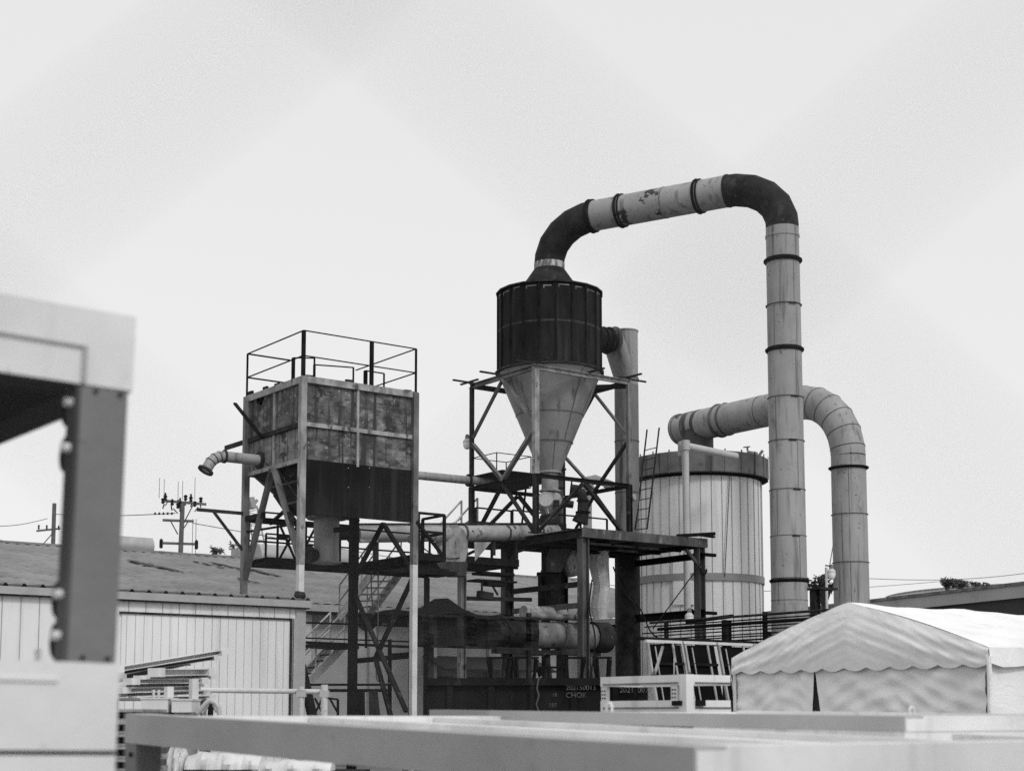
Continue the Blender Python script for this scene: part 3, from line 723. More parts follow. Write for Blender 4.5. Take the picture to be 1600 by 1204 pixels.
# ---------------------------------------------------------------- big swan-neck duct from the cyclone
KX = at(1225, 500, 45.4); KA, KB = ab(KX)
def duct1():
    t = thing('swan_neck_duct', 'tall swan neck exhaust duct with black elbows rising from the cyclone', 'duct', g(KA, KB, 0))
    r = px(24.2, DC); z_c = zc(421)
    H = 15.55 + EYE
    hz0 = at(915, 340, DC - .3).z; hz1 = at(1150, 303, 46.2).z; H = (hz0 + hz1) / 2
    B = Vector((KX.x, KX.y, 0)); A = Vector((CC.x, CC.y, 0)); dr = (B - A).normalized(); Lh = (B - A).length
    zcol = z_c + px(10, DC)
    # first elbow: from vertical to horizontal
    Ra = 1.62
    def arc(c0, R, k0, k1, n, up):
        return
    e1 = [A + Z * zcol]
    N = 5
    Rz = H - zcol
    for k in range(1, N + 1):
        an = math.radians(90 * (k - .5) / N)
        e1.append(A + dr * (Ra - Ra * math.cos(an)) + Z * (zcol + Rz * math.sin(an)))
    e1.append(A + dr * Ra + Z * H)
    part(lambda m: m.path(e1, r, 32), 'elbow', 'rust', t, True)
    col_ = part(lambda m: m.lathe(CC, [(r * 1.02, z_c - .02), (r * 1.02, zcol)], 32), 'collar', mat('chalky collar', .12, .45, 7, (1, 1, .3), lo=.45, hi=.55), t, True)
    # straight run, a little thicker segments with seams
    x0 = Ra; x1 = Lh - 1.75
    S = [x0, x0 + .40 * 0 + .0, x1]
    P0 = A + dr * x0 + Z * H; P1 = A + dr * x1 + Z * H
    q = [0, .215, .55, .80, 1.0]
    for k in range(4):
        mm = 'ductpatch' if k == 1 else 'duct'
        part(lambda m: m.tube(P0.lerp(P1, q[k] + (.0008 if k else 0)), P0.lerp(P1, q[k + 1]), r * (1.0 if k % 2 else .992), n=40), 'duct_section', mm, t, True)
    for k, (s, wd) in enumerate(((.0, .07), (.225, .07), (.80, .07))):
        c = P0.lerp(P1, s)
        part(lambda m: (m.torus(c - dr * .05, dr, r + .02, .045, 40), m.torus(c + dr * .06, dr, r + .02, .03, 40)), 'flange_ring', 'black', t, True)
    part(lambda m: m.hoop(P0.lerp(P1, .55), dr, r * .99, .012, .05, 40), 'seam_band', 'mid', t)
    # second elbow
    R2 = 1.75; e2 = [P1]; zj = zv(KA, KB, 357); zd = zj + .12
    for k in range(1, N + 1):
        an = math.radians(90 * (k - .5) / N)
        e2.append(P1 + dr * R2 * math.sin(an) - Z * (H - zd) * (1 - math.cos(an)))
    e2.append(B + Z * zd); e2.append(B + Z * zj)
    part(lambda m: m.path(e2, r * 1.0, 32), 'elbow', 'rust', t, True)
    part(lambda m: m.hoop(P1 + dr * .02, dr, r * .98, .03, .06, 40), 'seam_band', 'rust', t)
    # column down to the ground
    vb = [357, 406, 478, 546, 622, 690, 766, 838, 908, 945]
    zs = [zv(KA, KB, v) for v in vb] + [0.0]
    for k in range(len(zs) - 1):
        rr = r * (1.0 + .01 * k)
        part(lambda m: m.tube(B + Z * zs[k + 1], B + Z * (zs[k] - .003), rr, n=40), 'duct_section', 'duct', t, True)
    for v in (408, 547, 907):
        c = B + Z * zv(KA, KB, v)
        part(lambda m: (m.hoop(c, Z, r, .085, .05, 40), m.torus(c - Z * .05, Z, r + .03, .025, 40), m.torus(c + Z * .05, Z, r + .02, .02, 40)), 'flange_ring', 'black', t, True)
    part(lambda m: m.hoop(B + Z * zv(KA, KB, 370), Z, r * .98, .03, .08, 40), 'seam_band', 'duct', t)
    cl = MB()
    for v in (478, 622, 690, 766, 838):
        c = B + Z * (zv(KA, KB, v) - .05); d = Vector((math.cos(math.radians(-80 + v % 13)), math.sin(math.radians(-80 + v % 13)), 0)); sx = Vector((-d.y, d.x, 0))
        cl.box(c + d * r * 1.06 - sx * .12, sx * .24, d * .02, Z * .05)
    cl.build('lap_plate', 'dark', t)
    b_ = MB()
    for v, s in ((478, 0), (622, 0), (690, 0), (766, 0), (838, 0), (938, 0)): b_.hoop(B + Z * zv(KA, KB, v), Z, r * 1.0, .05 + .0, .012, 40)
    b_.build('weld_seam', 'seam', t)
    vs = MB()
    for k in range(9):
        an = math.radians(-62 if k % 2 else -135); rr = r * (1.0 + .01 * k) + .002
        d = Vector((math.cos(an), math.sin(an), 0)); vs.beam(B + d * rr + Z * (zs[k + 1] + .02), B + d * rr + Z * (zs[k] - .03), .014, .01)
    vs.build('weld_seam', 'seam', t)
    part(lambda m: m.hoop(B + Z * .03, Z, r, .3, .06, 40), 'base_plate', 'dark', t)
duct1()

# ---------------------------------------------------------------- vent stack right of the cyclone
VS = at(979, 640, 51.4)
def stack():
    t = thing('vent_stack', 'tall grey vent stack with wye inlet standing behind the cyclone tower', 'stack', Vector((VS.x, VS.y, 0)))
    a_, b_ = ab(VS); r = px(19, 52); zt_ = zv(a_, b_, 517); B = Vector((VS.x, VS.y, 0))
    zlo = zv(a_, b_, 838)
    part(lambda m: m.tube(B, B + Z * (zlo - .003), r, n=32), 'stack_foot', 'dark', t, True)
    part(lambda m: (m.tube(B + Z * zlo, B + Z * (zt_ - 1.9), r, n=32)), 'stack_pipe', mat('stained stack metal', .16, .24, 1.2, (1, 1, .4), streak=(.06, 4, .56, .68), patch=(.06, 1.6, .62, .7)), t, True)
    part(lambda m: (m.tube(B + Z * (zt_ - 1.897), B + Z * zt_, r * .99, n=32), m.hoop(B + Z * (zt_ - .02), Z, r * .97, .03, .04, 32)), 'stack_head', 'duct', t, True)
    # cone wye
    d = (Vector((CC.x, CC.y, 0)) - B); d.z = 0; d.normalize()
    zi = zv(a_, b_, 537); c0 = B + d * .62 + Z * zi; cI = B + d * .02 + Z * zi
    w1 = MB(); n = 28; R = px(25, 52)
    x = Z; y = d.cross(Z)
    ringA = [B + d * .55 + Z * zi + (x * math.cos(k * 2 * math.pi / n) + y * math.sin(k * 2 * math.pi / n)) * px(24, 52) for k in range(n)]
    low = B + Z * (zt_ - 1.75)
    ringB = [low + (Vector((0, 0, 0)) + (x * .0) + (-d * math.cos(k * 2 * math.pi / n) + y * math.sin(k * 2 * math.pi / n)) * r * .98) for k in range(n)]
    ringM = [(p + q) / 2 + (d * -.0) for p, q in zip(ringA, ringB)]
    w1.rings([ringA, ringB]); w1.build('wye', 'duct', t, True)
    for rr, off in ((px(20, 52), 0),):
        part(lambda m: (m.tube(B + d * .62 + Z * zi, B + d * 1.35 + Z * zi, px(18, 52), n=28)), 'inlet', 'rust', t, True)
        part(lambda m: (m.torus(B + d * .8 + Z * zi, d, px(19, 52), .06, 28), m.torus(B + d * 1.05 + Z * zi, d, px(18.5, 52), .045, 28)), 'flange_ring', 'dark', t, True)
    b_ = MB()
    for v in (592, 690, 770, 850): b_.hoop(B + Z * zv(a_, ab(VS)[1], v), Z, r * .99, .02, .03, 32)
    b_.build('weld_seam', 'seam', t)
    part(lambda m: (m.tube(at(972, 805, 51.2), at(1003, 786, 50.6), .1, n=12) if False else m.tube(at(972, 777, 51.3), at(992, 776, 51.0), .1, n=12)), 'sample_port', 'pvc', t, True)
stack()

# ---------------------------------------------------------------- silo tank with cladding
SI = at(1092, 850, 56.5); sia, sib = ab(SI); SR = px(99, 56.5)
def silo():
    B = Vector((SI.x, SI.y, 0)); t = thing('silo_tank', 'broad round silo tank clad in pale vertical panels with dark rim', 'silo', B)
    zt_ = zv(sia, sib, 722); zl = zv(sia, sib, 752); zb = .2
    part(lambda m: m.lathe(B, [(SR, zb), (SR, zl)], 72), 'cladding', 'silo', t, True)
    se_ = MB(); N = 38
    for i in range(N):
        an = 2 * math.pi * i / N; d = Vector((math.cos(an), math.sin(an), 0)); s = Vector((-d.y, d.x, 0))
        se_.box(B + d * (SR - .01) - s * .009 + Z * zb, s * .018, d * .035, Z * (zl - zb))
    se_.build('standing_seam', mat('seam edge', .26, .36, 3), t)
    part(lambda m: m.lathe(B, [(SR + .24, zl - .04), (SR + .27, zl), (SR + .27, zt_), (SR + .2, zt_ + .03), (.3, zt_ + .35)], 24), 'lid_band', 'siloband', t)
    part(lambda m: m.lathe(B, [(SR + .02, zl - .12), (SR + .25, zl - .045)], 48, False), 'lid_lip', 'black', t)
    cr = MB(); N = 24
    for i in range(N):
        an = 2 * math.pi * i / N; d = Vector((math.cos(an), math.sin(an), 0)); s = Vector((-d.y, d.x, 0))
        cr.box(B + d * (SR + .262) - s * .02 + Z * (zl - .03), s * .04, d * .03, Z * (zt_ - zl + .12))
    cr.build('lid_rib', 'siloband', t)
    zbelt = zv(sia, sib, 909)
    part(lambda m: m.hoop(B + Z * zbelt, Z, SR - .01, .075, .26, 72), 'belt', 'belt', t, True)
    # repaired bright patch sheet on the cladding
    pt = MB(); k = 8
    for i in range(k):
        a0_ = math.radians(-120 + i * 2.4); a1_ = math.radians(-120 + (i + 1) * 2.4)
        p0 = B + Vector((math.cos(a0_), math.sin(a0_), 0)) * (SR + .055); p1 = B + Vector((math.cos(a1_), math.sin(a1_), 0)) * (SR + .055)
        z0_, z1_ = zv(sia, sib, 951), zv(sia, sib, 876)
        pt.add([p0 + Z * z0_, p1 + Z * z0_, p1 + Z * z1_, p0 + Z * z1_], [(0, 1, 2, 3)])
    pt.build('patch_sheet', mat('new pale sheet', .62, .68, 2), t)
    # cable hanging down the front
    cb_ = MB(); d = Vector((math.cos(math.radians(-68)), math.sin(math.radians(-68)), 0)); prev = B + d * (SR + .2) + Z * zt_
    for k in range(1, 9):
        d2 = Vector((math.cos(math.radians(-68 - k * .9)), math.sin(math.radians(-68 - k * .9)), 0)); q = B + d2 * (SR + .1) + Z * (zt_ + (zbelt - zt_) * k / 8)
        cb_.tube(prev, q, .018, n=6); prev = q
    cb_.build('cable', 'seam', t)
    # top fittings
    f = at(1168, 708, 55.2)
    part(lambda m: (m.tube(f, f + Vector((.35, .1, -.03)), .1, n=12), m.beam(f + Z * .1, f + Z * .25, .05), m.beam(f + Vector((-.15, 0, .22)), f + Vector((.1, 0, .25)), .04), m.beam(f + Vector((.4, 0, -.1)), f + Vector((.55, 0, .1)), .1)), 'valve', 'mid', t)
silo()
# ladder leaning on the silo
t = thing('ladder', 'slim steel ladder leaning against the silo rim beside the vent stack', 'ladder', at(1000, 826, 46.8))
yl, yt = 51.0, 51.9
for (u0, u1) in ((993, 1011), (1011, 1030)):
    part(lambda m: m.tube(at(u0, 826, yl), at(u1, 668 if u0 > 1000 else 671, yt), .028, n=8), 'rail', 'dark', t)
for k in range(9):
    q = k / 8 * .80; A = at(993 + 18 * q, 826 - 155 * q, yl + (yt - yl) * q); B2 = at(1011 + 19 * q, 826 - 158 * q, yl + (yt - yl) * q)
    part(lambda m: m.tube(A - Z * .03, B2 + Z * .02, .016, n=6), 'rung', 'dark', t)
# plastic downpipe in front of the silo
t = thing('downpipe', 'pale plastic downpipe with tee head in front of the silo', 'pipe', at(1073, 960, 51.2))
Yp = 51.2
def dp(m):
    m.tube(at(1074, 965, Yp), at(1071, 700, Yp), .115, n=16)
part(dp, 'pipe', 'pvc', t, True)
part(lambda m: (m.tube(at(1071, 703, Yp), at(1071, 688, Yp), .15, n=16), m.tube(at(1064, 712, Yp + .3), at(1064, 690, Yp + .3), .11, n=14)), 'tee', 'pvc', t, True)
part(lambda m: (m.tube(at(1073, 697, Yp), at(1150, 713, Yp + 1.6), .13, n=16)), 'cross_pipe', 'pvc', t, True)

# ---------------------------------------------------------------- second duct: silo to the right-hand elbow
def duct2():
    P = at(1062, 671, 57.2); r = px(24.5, 57.2) * .985
    Hh = P.z
    d = -E2
    # where the descending leg stands
    X0, Y0 = P.x, P.y; k = (1335 - 800) / 2420.0
    s = (k * Y0 - X0) / (d.x - k * d.y); B = Vector((X0 + d.x * s, Y0 + d.y * s, 0))
    t = thing('hooked_duct', 'grey hooked duct from the silo bending down at the right', 'duct', B)
    A = Vector((X0, Y0, 0)); R = 2.15; x1 = s - R
    P0, P1 = A + Z * Hh, A + d * x1 + Z * Hh
    q = [0, .20, .42, .72, 1]
    for k in range(4):
        part(lambda m: m.tube(P0.lerp(P1, q[k] + (.0006 if k else 0)), P0.lerp(P1, q[k + 1]), r * (1 - .004 * (k % 2)), n=40), 'duct_section', 'ductpatch' if k in (0, ) else 'duct', t, True)
    part(lambda m: (m.hoop(P0 - d * .01, d, r * .55, r * .47, .03, 40), m.tube(P0 - d * .03, P0 - d * .02, r * .9, n=32)), 'end_cap', 'brown', t, True)
    for kq, wd in ((.02, .03), (.36, .09), (.42, .06)):
        part(lambda m: (m.torus(P0.lerp(P1, kq), d, r + .005, wd * .6, 40)), 'flange_ring', 'brown', t, True)
    for kq, wd in ((.12, .3), (.20, .16)):
        part(lambda m: (m.hoop(P0.lerp(P1, kq), d, r - .003, .012, wd, 40)), 'seam_band', 'brown', t, True)
    part(lambda m: (m.hoop(P0.lerp(P1, .72), d, r - .003, .01, .03, 40)), 'seam_band', 'seam', t, True)
    N = 6; zd = Hh - R * 1.0
    pts = [P1]
    for k in range(1, N + 1):
        an = math.radians(90 * (k - .5) / N); pts.append(P1 + d * R * math.sin(an) - Z * (Hh - zd) * (1 - math.cos(an)))
    pts.append(B + Z * zd)
    part(lambda m: m.path(pts, r, 36), 'elbow', 'duct', t, True)
    ws = MB()
    for k in range(1, N + 1):
        dn = (pts[k + 1] - pts[k]).normalized(); di = (pts[k] - pts[k - 1]).normalized(); ws.hoop(pts[k], (di + dn), r * .995, .018, .025, 36)
    ws.build('weld_seam', 'seam', t)
    ba, bb_ = ab(B)
    vb = [730, 804, 879, 960]
    zs = [zd] + [zv(ba, bb_, v) for v in vb] + [0]
    for k in range(len(zs) - 1):
        part(lambda m: m.tube(B + Z * zs[k + 1], B + Z * (zs[k] - .003), r * (1 + .006 * k), n=40), 'duct_section', 'duct', t, True)
    c = B + Z * zv(ba, bb_, 731)
    part(lambda m: (m.hoop(c, Z, r, .09, .04, 40), m.torus(c - Z * .04, Z, r + .02, .025, 40)), 'flange_ring', 'black', t, True)
    ws = MB()
    for v in (804, 879): ws.hoop(B + Z * zv(ba, bb_, v), Z, r, .04, .012, 40)
    for k in (1, 2, 3):
        an = math.radians(-128 + 25 * (k % 2)); dd = Vector((math.cos(an), math.sin(an), 0)); rr = r * (1 + .006 * k) + .002
        ws.beam(B + dd * rr + Z * zs[k], B + dd * rr + Z * zs[k + 1], .014, .01)
    ws.build('weld_seam', 'seam', t)
    # drop leg into the silo
    Q = P0.lerp(P1, .17)
    st = part(lambda m: m.rings([[Q + Vector((math.cos(x) * r * .95, math.sin(x) * r * .95, -.1)) for x in [2 * math.pi * i / 28 for i in range(28)]],
                            [Vector((Q.x, Q.y, zv(sia, sib, 715))) + Vector((math.cos(x) * r * .95 , math.sin(x) * r * .95, 0)) + d * .0 for x in [2 * math.pi * i / 28 for i in range(28)]]]), 'drop_leg', 'brown', t, True)
    # guy wire to the lamp
    part(lambda m: m.tube(at(1309, 808, B.y - .62), at(1296, 885, 45.5), .015, n=6), 'guy_wire', 'seam', t)
duct2()

# ================================================================== DECK under the cyclone
DKp = at(910, 824, 45.6); da0, db0 = ab(DKp); da1 = pb(1100, 836, db0)[0]; db1 = pa(785, 848, da0)[0]; dz = DKp.z
def deck():
    t = thing('steel_deck', 'rusty open steel deck on tall posts beneath the cyclone tower', 'deck', g(da0, db0, 0))
    zt_ = dz
    hb = .28
    part(lambda m: m.channel(g(da0 - .05, db0, zt_ - hb / 2), g(da1 + .1, db0, zt_ - hb / 2), .12, hb, .03, 1), 'edge_beam', 'brown', t)
    part(lambda m: m.channel(g(da0, db0 + .07, zt_ - hb / 2 - .002), g(da0, db1, zt_ - hb / 2 - .002), .12, hb, .03, 1), 'edge_beam', 'dark', t)
    part(lambda m: m.ibeam(g(da1, db0 + .07, zt_ - hb / 2 - .002), g(da1, db1, zt_ - hb / 2 - .002), .14, hb, .03), 'edge_beam', 'dark', t)
    part(lambda m: m.ibeam(g(da0 - .05, db1 + .09, zt_ - hb / 2), g(da1 + .1, db1 + .09, zt_ - hb / 2), .14, hb, .03), 'edge_beam', 'dark', t)
    for k in range(1, 5):
        a_ = da0 + (da1 - da0) * k / 5
        part(lambda m: m.ibeam(g(a_, db0 + .08, zt_ - .16), g(a_, db1, zt_ - .16), .12, .22, .02), 'joist', 'dark', t)
    for k in range(1, 4):
        b_ = db0 + (db1 - db0) * k / 4
        part(lambda m: m.beam(g(da0 + .08, b_, zt_ - .31), g(da1 - .08, b_, zt_ - .31), .1, .07), 'joist', 'dark', t)
    # plates leave some openings
    pl = MB()
    for i in range(5):
        for j in range(4):
            if (i, j) in ((1, 0), (3, 0), (3, 1), (2, 0)): continue
            a0_ = da0 + .06 + (da1 - da0 - .12) * i / 5; a1_ = a0_ + (da1 - da0 - .12) / 5 - .02
            b0_ = db0 + .08 + (db1 - db0 - .1) * j / 4; b1_ = b0_ + (db1 - db0 - .1) / 4 - .02
            pl.gbox(a0_, a1_, b0_, b1_, zt_ - .045, zt_ - .02)
    pl.build('floor_plate', 'dark', t)
    # posts
    posts = [(da0 + .12, db0 + .12, .26, 'brown'), (da0 + .12, db1 - .1, .3, 'brown'), (da1 - .1, db0 + .12, .26, 'brown'), (da1 - .1, db1 - .1, .28, 'dark'),
             (da0 + .9, db1 - 1.1, .2, 'dark'), (da0 + 2.1, db1 - .4, .28, 'dark')]
    for (a_, b_, wd, mm) in posts:
        part(lambda m: m.ibeam(g(a_, b_, 0.02), g(a_, b_, zt_ - hb - .01), wd, wd, .03), 'post', mm, t)
        part(lambda m: m.gbox(a_ - .22, a_ + .22, b_ - .22, b_ + .22, 0, .02), 'base_plate', 'dark', t)
    # haunch brackets
    for (a_, b_) in ((da0 + .12, db1 - .1),):
        part(lambda m: m.path([g(a_, b_ - .15, zt_ - .95), g(a_, b_ - .22, zt_ - .6), g(a_, b_ - .5, zt_ - .42), g(a_, b_ - .9, zt_ - .38)], .05, 8), 'haunch', 'brown', t)
    part(lambda m: m.beam(g(da1 - .1, db0 + .1, zt_ - .9), g(da1 - .7, db0 + .1, zt_ - .36), .09), 'haunch', 'brown', t)
    # loose ends at the right corner
    part(lambda m: (m.beam(g(da1 - .9, db0 + .3, zt_ + .06), g(da1 + .15, db0 - .35, zt_ + .14), .12, .1), m.beam(g(da1 - .5, db0 - .1, zt_ + .1), g(da1 + .35, db0 - .1, zt_ + .07), .1, .06)), 'loose_bar', 'black', t)
    # girts on the right side, running back
    for v in (868, 958):
        z = zv(da1, db0, v)
        part(lambda m: m.channel(g(da1 - .1, db0 - .05, z), g(da1 - .1, db1, z), .12, .2 if v < 900 else .26, .03), 'girt', 'black', t)
    for v in (866, 957):
        z = zv(da1, db0, v); part(lambda m: m.beam(g(da1 - .05, db0 - .02, z), g(da1 + .45, db0 - .02, z), .12, .1), 'girt_stub', 'black', t)
    # girts on the left side
    for v, mm in ((907, 'dark'), (940, 'brown'), (1012, 'brown')):
        z = zv(da0, db0, v + 4)
        part(lambda m: m.beam(g(da0 + .1, db0 + .28, z), g(da0 + .1, db1 - .28, z), .1, .16), 'girt', mm, t)
    part(lambda m: m.tube(g(da1 - .15, db0 - .02, zv(da1, db0, 880)), g(da1 - 2.2, db0 - .02, zv(da1, db0, 985)), .02, n=6), 'tie_rod', 'black', t)
    hk = MB(); c = g(da1 - .1, db0 - .06, zv(da1, db0, 890)); prev = None
    for k in range(8):
        an = math.radians(-200 + k * 30); p = c + E1 * .13 * math.cos(an) + Z * .16 * math.sin(an)
        if prev: hk.tube(prev, p, .03, n=6)
        prev = p
    hk.build('hook', 'black', t)
    # railings around the top, beyond the tower
    handrail(t, [g(da0 + .4, db1, dz), g(da0 + 1.6, db1, dz), g(da0 + 3.2, db1, dz), g(da1 - .6, db1, dz)], 1.0, r=.024)
    handrail(t, [g(da0 - .9, db1 + .2, dz), g(da0 + .5, db1 + .2, dz)], 1.0, r=.024)
deck()
# small platform half way up the tower
def midplat():
    N0 = at(776, 755, 51.6); a0_, b0_ = ab(N0); a1_, b1_ = a0_ + 1.45, b0_ + 1.45; z = N0.z
    t = thing('landing_platform', 'small dark landing with thin wire rails half way up the cyclone tower', 'platform', g(a0_, b0_, z))
    part(lambda m: m.gbox(a0_, a1_, b0_, b1_, z - .04, z), 'deck_plate', 'black', t)
    handrail(t, [g(a1_, b1_, z), g(a0_, b1_, z), g(a0_, b0_, z), g(a1_, b0_, z), g(a1_, b1_, z)], 1.06, levels=(1.0,), r=.013)
    part(lambda m: (m.gbox(ca0 + .08, a1_ - .3, cb1 - 1.6, b0_ - .01, z - .05, z - .01)), 'gangway', 'black', t)
    part(lambda m: m.beam(g(a1_, b0_ + .3, z - .04), g(a0_ + .1, cb1 - .2, czf + .05), .06), 'strut', 'black', t)
midplat()
# long thin pipe from the tank's back to the landing
pb_ = cb1 - .25
A = onb(660, 743, pb_); Bq = onb(752, 752, pb_); dd = (Bq - A)
t = thing('transfer_pipe', 'long thin level pipe running from the square tank to the cyclone tower', 'pipe', A - dd * 1.15)
part(lambda m: m.tube(A - dd * 1.15, Bq + dd * .18, .135, n=16), 'pipe', 'duct', t, True)
part(lambda m: (m.hoop(A + dd * .78, dd, .13, .08, .05, 16), m.hoop(A - dd * 1.1, dd, .13, .08, .05, 16)), 'flange', 'black', t)
part(lambda m: (m.beam(A - dd * 1.05, Vector(((A - dd * 1.05).x, (A - dd * 1.05).y, 0)), .12)), 'support_post', 'dark', t)

# ---------------------------------------------------------------- conveyor
def conveyor():
    P = at(552, 834, 42.6); Q = at(868, 831, DC - .3)
    t = thing('screw_conveyor', 'long pale tubular screw conveyor sloping from under the tank to the cyclone outlet', 'conveyor', Vector((P.x, P.y, P.z - 1)))
    d = (Q - P).normalized(); L = (Q - P).length
    cuts = [(0, .26), (.262, .5), (.502, .72), (.722, .9), (.902, 1.0)]
    mc = mat('worn conveyor tube', .24, .38, 1.5, rough=.6, patch=[(.03, 2.3, .63, .67), (.12, 3.1, .60, .66)])
    for k, (x, y) in enumerate(cuts):
        part(lambda m: m.tube(P + d * L * x, P + d * L * y, .25 - .004 * (k % 2), n=24), 'tube_section', mc, t, True)
    fl = MB()
    for x in (.0, .26, .5, .72, .9): fl.hoop(P + d * L * x, d, .24, .05, .05, 24)
    fl.build('flange', 'brown', t)
    up = d.cross(Vector((0, -1, 0)))
    part(lambda m: m.beam(P + Z * .28, Q + Z * .28, .3, .03), 'cover_strip', 'dark', t)
    part(lambda m: m.tube(P - d * .55, P, .17, n=16), 'drive_motor', 'black', t, True)
    part(lambda m: (m.beam(P + d * .25 - Z * .05 + Vector((0, -.26, 0)), P + d * .95 - Z * .05 + Vector((0, -.26, 0)), .05, .42)), 'inspection_plate', 'light', t)
    # drop chute at about u=700
    c = P + d * L * .46; k = 24
    part(lambda m: m.tube(c + Vector((0, -.28, -.28)), c + Vector((0, .28, -.28)), .6, n=36) if False else
         m.rings([[c + Vector((x, yy, z)) for (x, z) in [(-.5, .1), (.1, .22), (.32, .05), (.42, -.25), (.42, -.6), (.35, -.9), (-.42, -.9), (-.5, -.5)]] for yy in (-.38, .3)]), 'chute_housing', 'light', t)
    part(lambda m: m.rings([[c + Vector((x, yy, -.9)) for (x, yy) in ((-.5, -.45), (.42, -.45), (.42, .35), (-.5, .35))], [c + Vector((x, yy, -1.3)) for (x, yy) in ((-.2, -.3), (.35, -.3), (.35, .25), (-.2, .25))]]), 'chute_mouth', 'brown', t)
    for x, hh in ((.1, .5), (.3, .5), (.66, .45), (.78, .9)):
        p = P + d * L * x - Z * .25
        part(lambda m: (m.beam(p - Z * hh, p, .11)), 'saddle', 'dark', t)
    part(lambda m: m.rings([[c + Vector((x, yy, z)) for (x, z) in ((.62, -.28), (1.12, -.28), (.64, -.85))] for yy in (-.1, -.05)]), 'gusset', 'light', t)
conveyor()
# machinery platform between conveyor and deck
def midframe():
    P = at(722, 880, 46.4); a_, b_ = ab(P); z = P.z
    t = thing('equipment_stand', 'dark cluttered steel stand left of the deck, below the conveyor', 'equipment stand', g(a_, b_, 0))
    part(lambda m: m.ibeam(g(a_, b_, 0), g(a_, b_, z), .2, .2, .03), 'post', 'mid', t)
    part(lambda m: m.ibeam(g(a_ + 1.9, b_ + .2, 0), g(a_ + 1.9, b_ + .2, z), .16, .16, .02), 'post', 'dark', t)
    part(lambda m: (m.gbox(a_ - .5, a_ + 2.0, b_ - .2, b_ + 2, z, z + .22)), 'platform', 'black', t)
    part(lambda m: (m.gbox(a_ + .5, a_ + 2.0, b_ - .1, b_ + .5, z - .5, z - .44), m.gbox(a_ + .7, a_ + 1.9, b_ - .1, b_ + .5, z - .28, z - .2), m.gbox(a_ + .9, a_ + 1.6, b_ - .1, b_ + .3, z - .62, z - .52)), 'shelf', 'black', t)
    part(lambda m: (m.beam(g(a_ + .15, b_, z - 1.05), g(a_ + 2.6, b_, z - .98), .12, .12), m.beam(g(a_ + .6, b_, z - .9), g(a_ + 1.1, b_, z - .95), .2, .22), m.beam(g(a_ + .7, b_ - .05, z - .9), g(a_ + .7, b_ - .05, z - .5), .05), m.beam(g(a_ + 1.3, b_ - .05, z - .9), g(a_ + 1.0, b_ - .05, z - .5), .05)), 'cross_bar', 'dark', t)
    part(lambda m: (m.beam(g(a_ + .1, b_, z + .25), g(a_ + 1.9, b_, z + 1.05), .08), m.beam(g(a_ + .3, b_ + .4, z + .2), g(a_ + .3, b_ + .4, z + .95), .08), m.beam(g(a_ + 1.1, b_, z + .2), g(a_ + 1.1, b_, z + .7), .06), m.beam(g(a_ + .1, b_, z + .95), g(a_ + 2.2, b_, z + .95), .07)), 'brace', 'black', t)
    part(lambda m: (m.gbox(a_ + .4, a_ + 2.6, b_ + .6, b_ + 2.1, z + .75, z + 1.1)), 'gear_casing', 'black', t)
midframe()
# hanging inspection box and flexible chute below the deck
t = thing('dust_box', 'dark square sheet metal box hung below the deck near its centre', 'box', at(858, 950, 48.5))
P = at(841, 950, 48.5); Q = at(877, 950, 48.5); hgt = at(841, 896, 48.5).z - P.z
part(lambda m: m.box(P, (Q - P), Vector((0, .7, 0)), Z * hgt), 'box', 'dark', t)
part(lambda m: (m.box(P - Vector((.04, .03, .04)), (Q - P) + Vector((.08, 0, 0)), Vector((0, .76, 0)), Z * .05), m.box(P + Vector((-.04, -.03, hgt)), (Q - P) + Vector((.08, 0, 0)), Vector((0, .76, 0)), Z * .05)), 'edge_frame', 'black', t)
part(lambda m: m.beam(P + Vector((.2, -.02, .2)), P + Vector((.12, -.02, hgt - .1)), .05, .01), 'stiffener', 'black', t)
ch = MB(); c = (P + Q) / 2 + Z * (hgt + .05)
ch.rings([[c + Vector((x, y, 0)) for (x, y) in ((-.3, 0), (.35, 0), (.35, .6), (-.3, .6))], [c + Vector((x, y, .75)) for (x, y) in ((.0, 0), (.75, 0), (.75, .6), (.0, .6))]])
ch.build('hood', 'brown', t)
t = thing('lagged_chute', 'crumpled pale lagged chute hanging under the deck by the near post', 'chute', at(935, 980, 49.5))
pp = [at(905, 862, 49.3), at(912, 880, 49.3), at(930, 905, 49.6), at(934, 940, 49.7), at(936, 975, 49.7)]
m_ = MB(); m_.path([at(884, 865, 49), at(892, 885, 49), at(895, 900, 49)], [.35, .3, .2], 12); m_.build('lagging', 'light', t)
m_ = MB(); m_.path([at(938, 850, 50.2), at(935, 880, 50.2), at(940, 915, 50.2), at(936, 950, 50.2), at(938, 968, 50.2)], [.30, .34, .27, .30, .22], 11); m_.build('lagging', 'bag', t)

